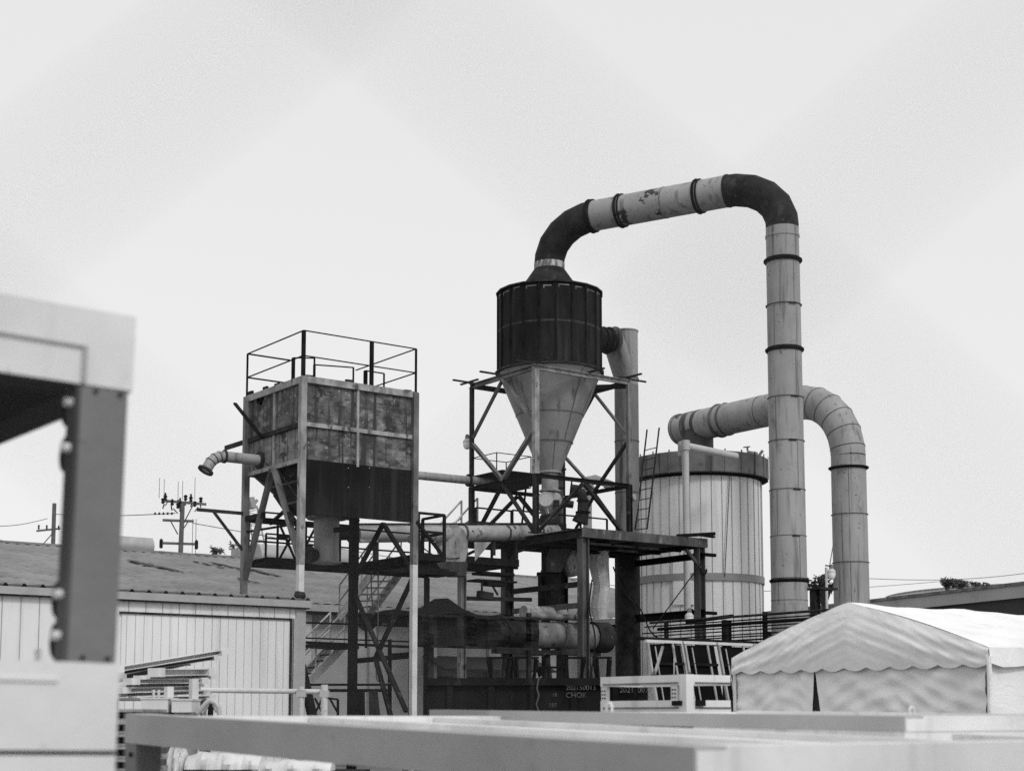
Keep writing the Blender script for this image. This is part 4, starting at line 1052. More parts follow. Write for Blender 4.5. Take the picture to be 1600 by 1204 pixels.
# ---------------------------------------------------------------- rotary drum dryer under the deck
def dryer():
    b_ = db0 + 1.3
    A = onb(772, 981, b_); B2 = onb(934, 1003, b_); B2.z = A.z = (A.z + B2.z) / 2
    t = thing('rotary_drum', 'long horizontal grey rotary drum lying behind the deck posts', 'drum', Vector((A.x, A.y, 0)))
    d = (B2 - A).normalized(); r = px(20, 48.5)
    part(lambda m: (m.tube(A, B2 - d * .25, r, n=32)), 'shell', 'mid', t, True)
    part(lambda m: (m.tube(B2 - d * .25, B2 + d * .35, r * 1.18, n=32)), 'end_drum', 'dark', t, True)
    part(lambda m: [m.hoop(A.lerp(B2, q), d, r, .05, .08, 32) for q in (.08, .35, .62, .8)], 'tyre_ring', 'mid', t)
    off = -E2 * .2 + Z * (r + .16)
    part(lambda m: (m.tube(A.lerp(B2, .3) + off, A.lerp(B2, .80) + off, .09, n=16)), 'top_pipe', 'mid', t, True)
    part(lambda m: (m.tube(A.lerp(B2, .33) + off + Z * .12 + E2 * .5, A.lerp(B2, .72) + off + Z * .12 + E2 * .5, .22, n=18)), 'upper_drum', 'light', t, True)
    part(lambda m: (m.beam(A - Z * (r + .12), B2 - Z * (r + .12), .3, .12)), 'bed_rail', 'dark', t)
    for q in (.1, .5, .9):
        p = A.lerp(B2, q) - Z * (r + .18)
        part(lambda m: (m.beam(Vector((p.x - .2, p.y, 0)), p, .1), m.beam(Vector((p.x + .4, p.y, 0)), p, .1)), 'stand', 'dark', t)
dryer()
# folded trestles behind the container
base = at(850, 1061, 44)
for i, (u0, u1, Y, lean) in enumerate(((760, 800, 43, 6), (800, 842, 43.5, -5), (838, 888, 44, 9), (878, 916, 44.5, -8), (926, 956, 45, 8))):
    t = thing('trestle', ['black folding trestle leftmost behind the dark container', 'second black trestle from the left behind the dark container', 'middle black trestle, its top bar lowest, behind the dark container', 'black trestle standing just left of the near deck post', 'black trestle right of the near deck post, under the drum end'][i], 'trestle', at((u0 + u1) / 2, 1120, Y) * 1.0, 'black trestles')
    zt_ = at(u0, 1027 if i != 2 else 1042, Y).z
    def P_(u, z, yy=0): p = at(u, 1040, Y + yy); return Vector((p.x, p.y, z))
    part(lambda m: m.beam(P_(u0, zt_), P_(u1, zt_), .08, .06), 'top_bar', 'black', t)
    for (a_, c_) in ((u0 + 2, u1 - 8 + lean), (u0 + 7, u0 + 18), (u1 - 2, u0 + 6 + lean), (u1 - 5, u1 - 17)):
        part(lambda m: m.beam(P_(a_, zt_ - .03, .0 if a_ % 2 else .4), P_(c_, 0, 0 if a_ % 2 else .5), .065), 'leg', 'black', t)
    part(lambda m: m.beam(P_(u0 + 4, zt_ - .9), P_(u1 - 4, zt_ - .8), .05), 'brace', 'black', t)

# ---------------------------------------------------------------- dark shade netting
def netting():
    Y = 40.0
    t = thing('shade_net', 'black see-through shade netting draped over a frame beside the tank leg', 'netting', at(740, 1110, Y))
    # side sheet: grid hanging with slight folds; top hump as a canopy with depth
    us = [641, 648, 660, 672, 688, 705, 715, 728, 745, 762, 785, 800, 820, 842]
    top = [960, 957, 957, 958, 958, 958, 957, 958, 960, 962, 958, 962, 965, 966]
    bot = [1007, 1007, 1008, 1008, 1008, 1009, 1009, 1011, 1012, 1012, 1012, 1013, 1013, 1013]
    for (i0, i1, mm) in ((0, 8, 'net'), (7, 13, 'net')):
        m_ = MB(); vs = []; n = 0
        for i in range(i0, i1 + 1):
            for k in range(9):
                q = k / 8; v = top[i] * (1 - q) + bot[i] * q
                vs.append(at(us[i], v, Y + .35 * math.sin(i * 1.9) + .15 * math.sin(k * 1.3 + i) + (0 if i0 == 0 else .4)))
            n += 1
        fs = [(i * 9 + k, (i + 1) * 9 + k, (i + 1) * 9 + k + 1, i * 9 + k + 1) for i in range(n - 1) for k in range(8)]
        m_.add(vs, fs); m_.build('side_sheet', mm, t)
    # canopy: ridge tent shape
    rid = [(664, 944), (679, 935), (700, 934), (710, 941), (724, 951), (742, 959)]
    m_ = MB(); vs = []
    eav = [(641, 961), (655, 960), (680, 960), (706, 960), (722, 961), (742, 962)]
    for (e, r_) in zip(eav, rid):
        vs += [at(e[0], e[1], Y - .1), at((e[0] + r_[0]) / 2, (e[1] + r_[1]) / 2 - 1.5, Y + .9), at(r_[0], r_[1], Y + 1.8), at((e[0] + r_[0]) / 2 + 6, (e[1] + r_[1]) / 2, Y + 2.8), at(e[0] + 8, e[1] - 2, Y + 3.8)]
    m_.add(vs, [(i * 5 + k, (i + 1) * 5 + k, (i + 1) * 5 + k + 1, i * 5 + k + 1) for i in range(5) for k in range(4)])
    m_.build('canopy', 'netsolid', t)
    # second, rougher swag behind, to the left of the leg
    m_ = MB(); vs = []
    for i in range(9):
        u = 560 + i * 10
        for k in range(4):
            v = 955 + 3 * math.sin(i) + k * (8 + 1.5 * math.sin(i * 1.3)) - (4 if i > 5 else 0)
            vs.append(at(u, v, 41.5 + .4 * math.sin(i * 1.7 + k)))
    m_.add(vs, [(i * 4 + k, (i + 1) * 4 + k, (i + 1) * 4 + k + 1, i * 4 + k + 1) for i in range(8) for k in range(3)])
    m_.build('swag', 'netsolid', t)
    fr = MB()
    for (u, v0) in ((643, 960), (671, 990), (826, 957)):
        p = at(u, v0, Y + .45); fr.beam(p, Vector((p.x, p.y, 0)), .1 if u != 671 else .17)
    fr.beam(at(641, 1008, Y + .05), at(842, 1014, Y + .1), .06); fr.beam(at(745, 962, Y + .05), at(845, 966, Y + .1), .06)
    fr.build('frame', 'dark', t)
netting()

# ---------------------------------------------------------------- dark waste container with chalk marks
def container():
    Y = 30.0; P = at(667, 1062, Y); a0_, b0_ = ab(P); a1_ = pb(1012, 1066, b0_)[0]; zt_ = P.z
    t = thing('waste_container', 'long dark steel container with chalk numbers below the drum', 'container', g(a0_, b0_, 0))
    part(lambda m: (m.gbox(a0_, a1_, b0_, b0_ + .04, .1, zt_), m.gbox(a0_, a0_ + .04, b0_ + .041, b0_ + 2.1, .1, zt_), m.gbox(a1_ - .04, a1_, b0_ + .041, b0_ + 2.1, .1, zt_), m.gbox(a0_ + .041, a1_ - .041, b0_ + 2.06, b0_ + 2.1, .1, zt_), m.gbox(a0_ + .05, a1_ - .05, b0_ + .05, b0_ + 2.05, .12, .16)), 'body', 'container', t)
    part(lambda m: (m.gbox(a0_ - .06, a1_ + .06, b0_ - .1, b0_ - .002, zt_ - .1, zt_ + .04), m.gbox(a0_ - .06, a0_ - .002, b0_ - .002, b0_ + 2.1, zt_ - .1, zt_ + .04)), 'top_rail', 'container', t)
    k = 0; a = a0_ + .35
    while a < a1_:
        part(lambda m: m.add([g(a, b0_ - .003, .1), g(a + .2, b0_ - .003, .1), g(a + .15, b0_ - .08, .1), g(a + .05, b0_ - .08, .1), g(a, b0_ - .003, zt_ - .11), g(a + .2, b0_ - .003, zt_ - .11), g(a + .15, b0_ - .08, zt_ - .11), g(a + .05, b0_ - .08, zt_ - .11)], [(0, 1, 2, 3), (4, 7, 6, 5), (0, 4, 5, 1), (1, 5, 6, 2), (2, 6, 7, 3), (3, 7, 4, 0)]), 'rib', 'container', t)
        a += .8
    part(lambda m: m.gbox(a0_ - .25, a0_ - .003, b0_ + .1, b0_ + .5, .3, .75), 'hook_block', 'container', t)
    def text(s, u, v, size):
        c = onb(u, v, b0_ - .09); cu = bpy.data.curves.new('txt', 'FONT'); cu.body = s; cu.size = size; cu.extrude = .003
        ob = bpy.data.objects.new('txt', cu); col.objects.link(ob); bpy.context.view_layer.update()
        me = bpy.data.meshes.new_from_object(ob); bpy.data.objects.remove(ob)
        Mx = Matrix((E1, Z, -E2)).transposed().to_4x4(); me.transform(Matrix.Translation(c - Vector(t['_o'])) @ Mx); me.materials.clear(); me.materials.append(M['chalk'])
        o = bpy.data.objects.new('chalk_marking', me); col.objects.link(o); o.parent = t; o['_o'] = t['_o']
    text('202150013', 884, 1077, .13); text('CHOK', 884, 1089, .14); text('155', 857, 1104, .11); text('202150027', 968, 1081, .14); text('15', 863, 1087, .09)
    hs = MB(); pts = [onb(u, v, b0_ - .14) for (u, v) in ((846, 1056), (841, 1062), (839, 1075), (842, 1086), (838, 1100), (842, 1112))]; pts[0] = pts[0] + E2 * .2
    hs.path(pts, .016, 6); hs.build('hose', 'brown', t)
_E = (E1, E2); E1, E2 = Vector((1, 0, 0)), Vector((0, 1, 0))      # the container stands square to the yard fence, off the plant grid
container()
E1, E2 = _E

# ---------------------------------------------------------------- stairs
def stair(label, P0, P1, side, wd, ntr, mm, mtr, rail=.95, levels=(1.0, .5)):
    t = thing('stair_flight', label, 'stairs', P0)
    for k in (0, 1):
        o = side * wd * k
        part(lambda m: m.beam(P0 + o, P1 + o, .05, .24), 'stringer', mm, t)
    tr = MB()
    run = Vector((P1.x - P0.x, P1.y - P0.y, 0)).normalized()
    for i in range(ntr):
        q = (i + .5) / ntr; c = P0.lerp(P1, q)
        part(lambda m: m.box(c - run * .11 + side * .03, side * (wd - .06), run * .22, Z * .035), 'tread', mtr, t)
    for k in (0, 1):
        o = side * wd * k; b_ = MB()
        for l in levels: b_.tube(P0 + o + Z * rail * l, P1 + o + Z * rail * l, .024, n=8)
        for q in (0, .33, .66, 1): c = P0.lerp(P1, q) + o; b_.tube(c, c + Z * rail, .022, n=8)
        b_.build('handrail', mm, t)
    return t
# upper stair: seen between the black leg and the pale leg, climbing up to the right
sA = at(513, 957, 44.0); sB = at(549, 884, 44.3); 
stair('steep pale stair seen through the tank legs, upper flight', at(530, 965, 44.2), at(583, 893, 43.4), (at(620, 893, 43.9) - at(583, 893, 43.4)).normalized() * 1.0, .95, 7, 'light', 'mid')
# lower stair with pale rails by the shed corner
stair('lower pale stair with perforated stringer beside the shed corner', at(470, 1078, 41.0), at(538, 1008, 42.5), E2 * 1.0, .8, 7, 'pale', 'dark')
t = thing('landing', 'dark intermediate stair landing with long thin rails behind the shed corner', 'landing', at(540, 1000, 43))
part(lambda m: (m.beam(at(478, 1003, 41), at(640, 1010, 43), .05, .07), m.beam(at(478, 1008, 41), at(545, 1012, 42), .9, .08)), 'deck_plate', 'black', t)
part(lambda m: (m.beam(at(474, 972, 41), at(642, 978, 43), .05), m.beam(at(474, 996, 41), at(642, 1002, 43), .04), m.beam(at(572, 975, 42.3), at(572, 1012, 42.3), .05), m.beam(at(609, 998, 42.6), at(609, 1112, 42.6), .08)), 'handrail', 'black', t)
part(lambda m: (m.beam(at(545, 1033, 42), at(642, 1024, 42.4), .12, .14), m.beam(at(612, 1023, 42.3), at(640, 1021, 42.4), .1, .1)), 'cross_beam', 'black', t)
part(lambda m: (m.beam(at(480, 1069, 40), at(610, 1069, 42), .06), m.beam(at(500, 1078, 40), at(610, 1078, 42), .08)), 'lower_beam', 'black', t)
t = thing('loading_chute', 'black tapering chute leaning under the tank near the ground', 'chute', at(570, 1112, 39))
part(lambda m: m.rings([[at(u, 1080, Yq) for (u, Yq) in ((543, 38.6), (570, 38.6), (570, 39.6), (543, 39.6))], [Vector((at(u, 1140, Yq).x, at(u, 1140, Yq).y, .6)) for (u, Yq) in ((551, 38.6), (572, 38.6), (572, 39.6), (551, 39.6))]]), 'body', 'black', t)
part(lambda m: m.rings([[at(u, 1078, Yq) for (u, Yq) in ((576, 38.6), (590, 38.6), (590, 39.4), (576, 39.4))], [Vector((at(u, 1140, Yq).x, at(u, 1140, Yq).y, .6)) for (u, Yq) in ((578, 38.6), (602, 38.6), (602, 39.4), (578, 39.4))]]), 'side_wing', 'dark', t)
t = thing('raking_prop', 'black raking prop leaning out beside the shed corner', 'prop', at(495, 1112, 38))
part(lambda m: (m.beam(at(470, 1038, 38), Vector((at(500, 1120, 38).x, 38, .9)), .16, .2), m.beam(at(492, 1090, 38.3), at(503, 1112, 38.3), .05), m.beam(at(504, 1090, 38.3), at(493, 1112, 38.3), .05)), 'prop', 'black', t)
part(lambda m: (m.beam(at(512, 1090, 38.5), at(528, 1092, 38.5), .05), m.beam(at(515, 1090, 38.5), at(529, 1115, 38.5), .05), m.beam(at(528, 1092, 38.5), at(528, 1118, 38.5), .05)), 'foot_frame', 'black', t)
# faint pale stair rails behind the conveyor
t = thing('stair_rail', 'pair of pale sloping stair rails rising behind the conveyor', 'handrail', at(700, 830, 50))
for (u0, v0, u1, v1) in ((682, 825, 721, 782), (706, 822, 746, 778)):
    part(lambda m: (m.tube(at(u0, v0, 50), at(u1, v1, 50.5), .035, n=8), m.tube(at(u0 + 14, v0, 50), at(u1 + 0, v1 + 27, 50.5), .03, n=8), m.tube(at(u1, v1, 50.5), at(u1, 822, 50.5), .035, n=8), m.tube(at(u1 - 38, v1 + 44, 50.), at(u1 - 38, 838, 50.), .03, n=8)), 'rail', 'pale', t)

def cable(label, pts, r_=.018, m='black'):
    P = [at(*p) for p in pts]; Q = []
    for i in range(len(P) - 1):
        p0 = P[max(i - 1, 0)]; p1 = P[i]; p2 = P[i + 1]; p3 = P[min(i + 2, len(P) - 1)]
        for k in range(6):
            t_ = k / 6; Q.append(.5 * ((2 * p1) + (p2 - p0) * t_ + (2 * p0 - 5 * p1 + 4 * p2 - p3) * t_ ** 2 + (3 * p1 - p0 - 3 * p2 + p3) * t_ ** 3))
    Q.append(P[-1]); b_ = MB(); b_.path(Q, r_, 6); return tag(b_.build('cable', m, None, True), label, 'cable')
cable('thin conduit looping down beside the upper stair flight', [(583, 960, 41), (581, 930, 41), (580, 905, 41), (582, 888, 41), (590, 882, 41), (612, 881, 41)], .02, 'mid')
cable('conduit hanging under the walkway and bending right near the ground', [(590, 875, 41.2), (591, 930, 41.2), (590, 1000, 41.2), (588, 1050, 41.2), (590, 1062, 41.2), (600, 1067, 41.2), (612, 1066, 41.2)], .018, 'mid')
cable('slack black cable between the deck post and the container', [(925, 905, 45.2), (921, 950, 45), (930, 1000, 44.6), (922, 1062, 44)], .022)
cable('loose dark cable sagging below the deck on the right', [(958, 885, 46), (975, 925, 45.8), (1000, 950, 45.6), (1020, 990, 45.4), (1060, 1010, 45.2)], .02)
cable('thin black wire from the deck edge down to the silo foot', [(966, 890, 47), (990, 935, 47), (1003, 966, 47)], .016)
cable('sagging cable strung under the conveyor', [(655, 850, 44.5), (680, 868, 44.8), (712, 872, 45.2), (745, 860, 45.6), (782, 850, 46)], .018)
# ---------------------------------------------------------------- lamps
def lamp(label, u, v, Y, s=1.0, arm=1):
    c = at(u, v, Y); t = thing('flood_lamp', label, 'lamp', c)
    part(lambda m: m.lathe(c, [(.02, .30 * s), (.06 * s, .28 * s), (.085 * s, .18 * s), (.09 * s, .12 * s)], 16), 'socket', 'mid', t, True)
    part(lambda m: m.lathe(c, [(.09 * s, .12 * s), (.17 * s, .02 * s), (.175 * s, -.03 * s)], 20), 'reflector', 'pvc', t, True)
    part(lambda m: m.lathe(c, [(.165 * s, -.032 * s), (.16 * s, -.16 * s), (.11 * s, -.26 * s), (.03 * s, -.3 * s)], 20), 'globe', 'bulb', t, True)
    part(lambda m: m.beam(c + Z * .22 * s, c + Z * .22 * s + Vector((.3 * arm, 0, .03)), .035), 'arm', 'dark', t)
    return t
lamp('small white globe lamp on the left post of the cyclone tower', 730, 690, 50.3, .85, .45)
lp = lamp('pale work lamp on a slim pole left of the hooked duct', 1299, 893, 45.3, .75, -.6)
part(lambda m: m.tube(Vector((at(1291, 960, 45.3).x, 45.3, 0)), at(1291, 886, 45.3), .04, n=8), 'lamp_pole', 'pvc', lp)
lamp('white lamp hanging in front of the silo by the right deck post', 1077, 962, 46.2, .8, .4)
lamp('dull lamp bracketed on the deck left of the near post', 908, 957, 46.6, .9, .3)

# ---------------------------------------------------------------- pipe rack running behind the black racks
def piperack():
    P = at(1285, 955, 40); a_, b_ = ab(P)
    t = thing('pipe_rack', 'rack of thin parallel dark pipes running in front of the silo foot', 'pipe rack', g(a_, b_, 0))
    b1_ = pa(1010, 975, a_)[0]
    for k, (v, r_) in enumerate(((951, .035), (957, .02), (962, .05), (969, .02), (974, .02), (980, .02), (985, .02), (990, .025), (996, .02))):
        z = zv(a_, b_, v + 2); o = (k % 3) * .12
        part(lambda m: m.tube(g(a_ + o, b_ - .3, z), g(a_ + o, b1_ + random.uniform(-.3, .3), z), r_, n=8), 'pipe', 'black' if k % 4 else 'dark', t)
    for u, v in ((1272, 921), (1193, 955), (1133, 968), (1039, 970)):
        bb_ = pa(u, 960, a_ + .4)[0]
        part(lambda m: m.ibeam(g(a_ + .45, bb_, 0), g(a_ + .45, bb_, zv(a_ + .4, bb_, v)), .2 if u in (1272, 1133) else .1, .2 if u in (1272, 1133) else .1, .02), 'post', 'dark' if u != 1193 else 'black', t)
    bb_ = pa(1133, 960, a_ + .4)[0]
    part(lambda m: m.beam(g(a_ + .4, bb_ - .3, zv(a_, bb_, 962)), g(a_ + .4, bb_ + 1.6, zv(a_, bb_, 966)), .1, .1), 'cross_bar', 'black', t)
    bb_ = pa(1272, 960, a_ + .4)[0]
    part(lambda m: m.gbox(a_ + .3, a_ + .95, bb_ - .35, bb_ + .14, zv(a_ + .4, bb_, 921), zv(a_ + .4, bb_, 918)), 'top_cap', 'dark', t)
piperack()

# ---------------------------------------------------------------- black panel racks
RK = at(1014, 1001, 27.0); rka, rkb = ab(RK)
def rack(i, u0, u1, label):
    a0_, a1_ = pb(u0, 1001, rkb)[0], pb(u1, 1001, rkb)[0]; zt_ = zv(rka, rkb, 1001) ; 
    t = thing('panel_rack', label, 'rack', g((a0_ + a1_) / 2, rkb - .4, 0), 'leaning white framed racks of black sheets')
    lean = E2 * -.95 - E1 * .25
    H = zt_
    def q(a, z, o=0): return g(a, rkb + o, z) + lean * (1 - z / H) 
    part(lambda m: m.add([q(a0_ + .04, .1, .03), q(a1_ - .04, .1, .03), q(a1_ - .04, H - .05, .03), q(a0_ + .04, H - .05, .03), q(a0_ + .04, .1, .05), q(a1_ - .04, .1, .05), q(a1_ - .04, H - .05, .05), q(a0_ + .04, H - .05, .05)], [(0, 1, 2, 3), (4, 7, 6, 5), (0, 4, 5, 1), (1, 5, 6, 2), (2, 6, 7, 3), (3, 7, 4, 0)]), 'black_sheet', 'panel', t)
    part(lambda m: m.beam(q(a0_, H), q(a1_ - .03, H), .06, .05), 'top_bar', 'pale', t)
    ml = [(a0_ + .03, .05), (a0_ + (a1_ - a0_) * .72, .025)]
    if i == 0: ml.append((a0_ + (a1_ - a0_) * .97, .035))
    for (a_, wd) in ml:
        part(lambda m: m.beam(q(a_, .05), q(a_, H - .03), wd, .04), 'upright', 'light', t)
    part(lambda m: m.beam(q(a0_ + .18, .05, -.02), q(a0_ + .18, H * .97, -.02), .018, .02), 'upright', 'light', t)
    zc_ = zv(rka, rkb, 1036)
    part(lambda m: m.beam(q(a0_ + .08, zc_, -.01), q(a1_ - .06, zc_, -.01), .03, .05), 'cross_bar', 'black', t)
    if i == 0:
        part(lambda m: (m.beam(q(a0_ + .05, H * .8, -.03), q(a0_ + .35, H * .97, -.03), .04, .04), m.beam(q(a0_ + .2, H * .35, -.03), q(a0_ + .62, H * .97, -.03), .02, .02)), 'diagonal', 'light', t)
    return t
rack(0, 1009, 1066, 'white framed black sheet rack nearest the waste container')
rack(1, 1067, 1119, 'middle white framed black sheet rack between its two neighbours')
rack(2, 1120, 1176, 'white framed black sheet rack tucked behind the tent corner')
rack(3, 1177, 1230, 'white framed black sheet rack mostly hidden by the tent')
# dark rail above the racks
tag(MB().beam(g(rka - .1, rkb + .25, zv(rka, rkb, 996)), g(rka + 4.6, rkb + .25, zv(rka, rkb, 996)), .06, .06).beam(g(rka - .1, rkb + .25, 0), g(rka - .1, rkb + .25, zv(rka, rkb, 996)), .06).beam(g(rka + 4.6, rkb + .25, 0), g(rka + 4.6, rkb + .25, zv(rka, rkb, 996)), .06).build('guard_rail', 'black'), 'plain black guard rail just behind the leaning black sheet racks', 'guard rail')

# ---------------------------------------------------------------- stacked white folding frames (centre right)
def whiteframes():
    Y = 16.0; P = at(1072, 1053, Y); a0_, b0_ = ab(P)
    b1_ = pa(938, 1053, a0_)[0]; a1_ = pb(1141, 1053, b0_)[0]
    z1 = P.z; s = px(16, Y); zg_ = zv(a0_, b0_, 1069); zl = zv(a0_, b0_, 1093)
    t = thing('white_steel_frame', 'white open steel frame with hinged post left of the tent', 'steel frame', g(a0_, b0_, 0), 'white modular steel frames')
    def ring(m, zb_, zt_):
        m.gbox(a0_, a0_ + .1, b0_ + .101, b1_, zb_, zt_); m.gbox(a0_ + .101, a1_, b0_, b0_ + .1, zb_, zt_)
        m.gbox(a0_ + .101, a1_, b1_ - .1, b1_, zb_, zt_); m.gbox(a1_ - .1, a1_, b0_ + .101, b1_ - .101, zb_, zt_)
    part(lambda m: ring(m, zg_, z1), 'top_beam', 'white', t)
    part(lambda m: ring(m, zl - .14, zl), 'bottom_beam', 'white', t)
    part(lambda m: (m.gbox(a0_ - .004, a0_ + .1, b0_ - .004, b0_ + .1, zl - .3, z1 + .003)), 'corner_post', 'white', t)
    for (a_, b_) in ((a0_ + .0, b1_ - .1), (a0_, b0_ + .15)):
        part(lambda m: (m.gbox(a_ + .01, a_ + .05, b_, b_ + .1, zl, zg_)), 'hinge_plate', 'white', t)
        part(lambda m: [m.tube(g(a_ + .008, b_ + .03 + .04 * (k % 2), zl + .03 + .04 * (k // 2)), g(a_ - .002, b_ + .03 + .04 * (k % 2), zl + .03 + .04 * (k // 2)), .008, n=8) for k in range(6)], 'bolt', 'black', t)
    part(lambda m: (m.gbox(a0_ - .012, a0_ - .002, b0_ + .12, b1_ - .05, zg_ + .015, zg_ + .03), m.gbox(a0_ - .012, a0_ - .002, b0_ + .12, b1_ - .05, zl - .085, zl - .07), m.gbox(a0_ + .12, a1_, b0_ - .012, b0_ - .002, zl - .085, zl - .07), m.gbox(a0_ + .12, a1_, b0_ - .012, b0_ - .002, zg_ + .015, zg_ + .03)), 'groove', 'mid', t)
    part(lambda m: (m.beam(g(a0_ - .01, b0_ + .2, zl - .03), g(a0_ - .01, b0_ + .06, zl - .03), .03, .05), m.beam(g(a0_ + .12, b0_ - .02, zl - .03), g(a0_ + .24, b0_ - .02, zl - .03), .03, .06)), 'latch', 'black', t)
    for (a_, b_) in ((a0_, b1_ - .1), (a1_ - .1, b0_), (a0_, b0_), (a1_ - .1, b1_ - .1)):
        part(lambda m: m.gbox(a_ + .01, a_ + .09, b_ + .01, b_ + .09, 0, zl - (.301 if (a_, b_) == (a0_, b0_) else .141)), 'leg', 'white', t)
whiteframes()

# ================================================================== TENT
def tent():
    Y = 21.0; C = at(1545, 1010, Y); a0_, b0_ = ab(C); ze = C.z
    b1_ = pa(1143, 1020, a0_)[0]; bm = (b0_ + b1_) / 2; zr_ = zv(a0_, bm, 940)
    LEN = 11.0
    t = thing('marquee_tent', 'white canvas marquee tent with scalloped valance and parted door flap', 'tent', g(a0_, bm, 0))
    N = 110; W_ = b1_ - b0_
    def fold(q, z):   # cloth relief, metres
        return .02 * math.sin(q * 9 + z * 3) + .016 * math.sin(q * 23 - z * 6) + .012 * math.sin(q * 41 + z * 11)
    # gable triangle with a valance
    m_ = MB(); vs = []; K = 26
    def zroof(b_):
        q = abs(b_ - bm) / (W_ / 2); sag = -.035 * math.sin(q * math.pi)
        return zr_ + (ze - zr_) * q - sag
    for i in range(N + 1):
        q = i / N; b_ = b0_ + W_ * q
        zlow_ = ze - .22 - .055 * abs(math.sin(q * 11.5 * math.pi))
        for k in range(K + 1):
            s = k / K; z = zroof(b_) * (1 - s) + zlow_ * s
            lift = .05 * math.sin(s * math.pi) * math.sin((1 - abs(2 * q - 1)) * math.pi / 2)
            dc = W_ / 2 - abs(b_ - bm); wr = (.013 * math.sin(((z - ze) - .28 * dc) * 27 + .9 * math.sin(q * 11)) * (.3 + abs(2 * q - 1)) + .006 * math.sin(((z - ze) - .45 * dc) * 51 + 2 * math.sin(q * 17)) + .012 * math.sin(dc * 4.1 + z * 2)) * math.sin(s * math.pi) + .006 * math.sin(q * 70 + z * 5)
            vs.append(g(a0_ - lift * 1.5 + wr, b_, z))
    m_.add(vs, [(i * (K + 1) + k, (i + 1) * (K + 1) + k, (i + 1) * (K + 1) + k + 1, i * (K + 1) + k + 1) for i in range(N) for k in range(K)])
    m_.build('gable', 'canvas', t, True)
    # roof slopes
    for side, bE in ((1, b0_), (2, b1_)):
        m_ = MB(); vs = []; NA, NB = 40, 10
        for i in range(NA + 1):
            a_ = a0_ + LEN * i / NA
            bow = .10 * abs(math.sin(i / NA * math.pi * 4))
            for k in range(NB + 1):
                s = k / NB; b_ = bm + (bE - bm) * s
                z = zroof(b_) - bow * math.sin(s * math.pi) * .6 - bow * .35 * (1 - s) + .008 * math.sin(a_ * 6 + s * 5)
                vs.append(g(a_ + (0 if i else .0), b_, z + .004))
            zz = ze - .22 - .055 * abs(math.sin(i / NA * LEN * 2.3 * math.pi))
            vs.append(g(a_, bE + (.02 if side == 2 else -.02), zz))
        n2 = NB + 2
        m_.add(vs, [(i * n2 + k, (i + 1) * n2 + k, (i + 1) * n2 + k + 1, i * n2 + k + 1) for i in range(NA) for k in range(n2 - 1)])
        m_.build('roof', 'canvas', t, True)
    # front wall with parted flap: curtains
    def curtain(bA, bB, zb, open_lo=None, gather=1.0, ph=0.0):
        m_ = MB(); vs = []; n = 130; K = 90
        for i in range(n + 1):
            q = i / n
            for k in range(K + 1):
                s = k / K; z = (ze - .06) * (1 - s) + zb * s
                b_ = bA + (bB - bA) * q
                if open_lo: b_ += open_lo * s ** 1.2 * (1 - q) 
                dz_ = ze - z; bc = (bA + bB) / 2
                wob = (.034 * math.sin(13 * (dz_ + .55 * abs(b_ - bc)) + ph) + .020 * math.sin(27 * (dz_ - .4 * abs(b_ - bc)) + 3 * math.sin(q * 6)) + .030 * math.sin(q * 21 + dz_ * 4 + ph) + .012 * math.sin(q * 55 - dz_ * 9)) * gather * .42 * min(1, .25 + dz_ * 2.2) * min(1, .1 + q * 5)
                vs.append(g(a0_ + .08 + wob, b_, z))
        m_.add(vs, [(i * (K + 1) + k, (i + 1) * (K + 1) + k, (i + 1) * (K + 1) + k + 1, i * (K + 1) + k + 1) for i in range(n) for k in range(K)])
        return m_.build('wall_curtain', 'canvas', t, True)
    bs = pa(1267, 1060, a0_)[0]
    curtain(bs, b1_ - .04, .02, open_lo=.22, ph=1.0)
    curtain(bs, b0_ + .12, .02, open_lo=-.42, gather=1.3)
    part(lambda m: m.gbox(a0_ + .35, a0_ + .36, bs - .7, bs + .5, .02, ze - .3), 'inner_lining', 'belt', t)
    # side wall
    m_ = MB(); vs = []
    for i in range(61):
        a_ = a0_ + .05 + (LEN - .1) * i / 60
        for k in range(9):
            s = k / 8; vs.append(g(a_, b0_ + .06 + .03 * math.sin(i * 1.1 + s * 3) * (.3 + s), (ze - .06) * (1 - s) + .02 * s))
    m_.add(vs, [(i * 9 + k, (i + 1) * 9 + k, (i + 1) * 9 + k + 1, i * 9 + k + 1) for i in range(60) for k in range(8)])
    m_.build('wall_curtain', 'canvas', t, True)
    for (a_, b_) in ((a0_ + .03, b0_ + .03), (a0_ + .03, b1_ - .03), (a0_ + LEN, b0_ + .1), (a0_ + LEN, b1_ - .1), (a0_ + LEN / 2, b1_ - .1)):
        part(lambda m: m.tube(g(a_, b_, 0), g(a_, b_, ze - .05), .03, n=10), 'pole', 'pale', t)
    # cloth gathered at the near corner pole
    m_ = MB()
    m_.lathe(g(a0_ + .02, b0_ + .02, 0), [(.10, .02), (.08, .6), (.05, 1.2), (.035, ze - .25), (.05, ze - .12)], 10); m_.build('gathered_flap', 'canvas', t, True)
tent()

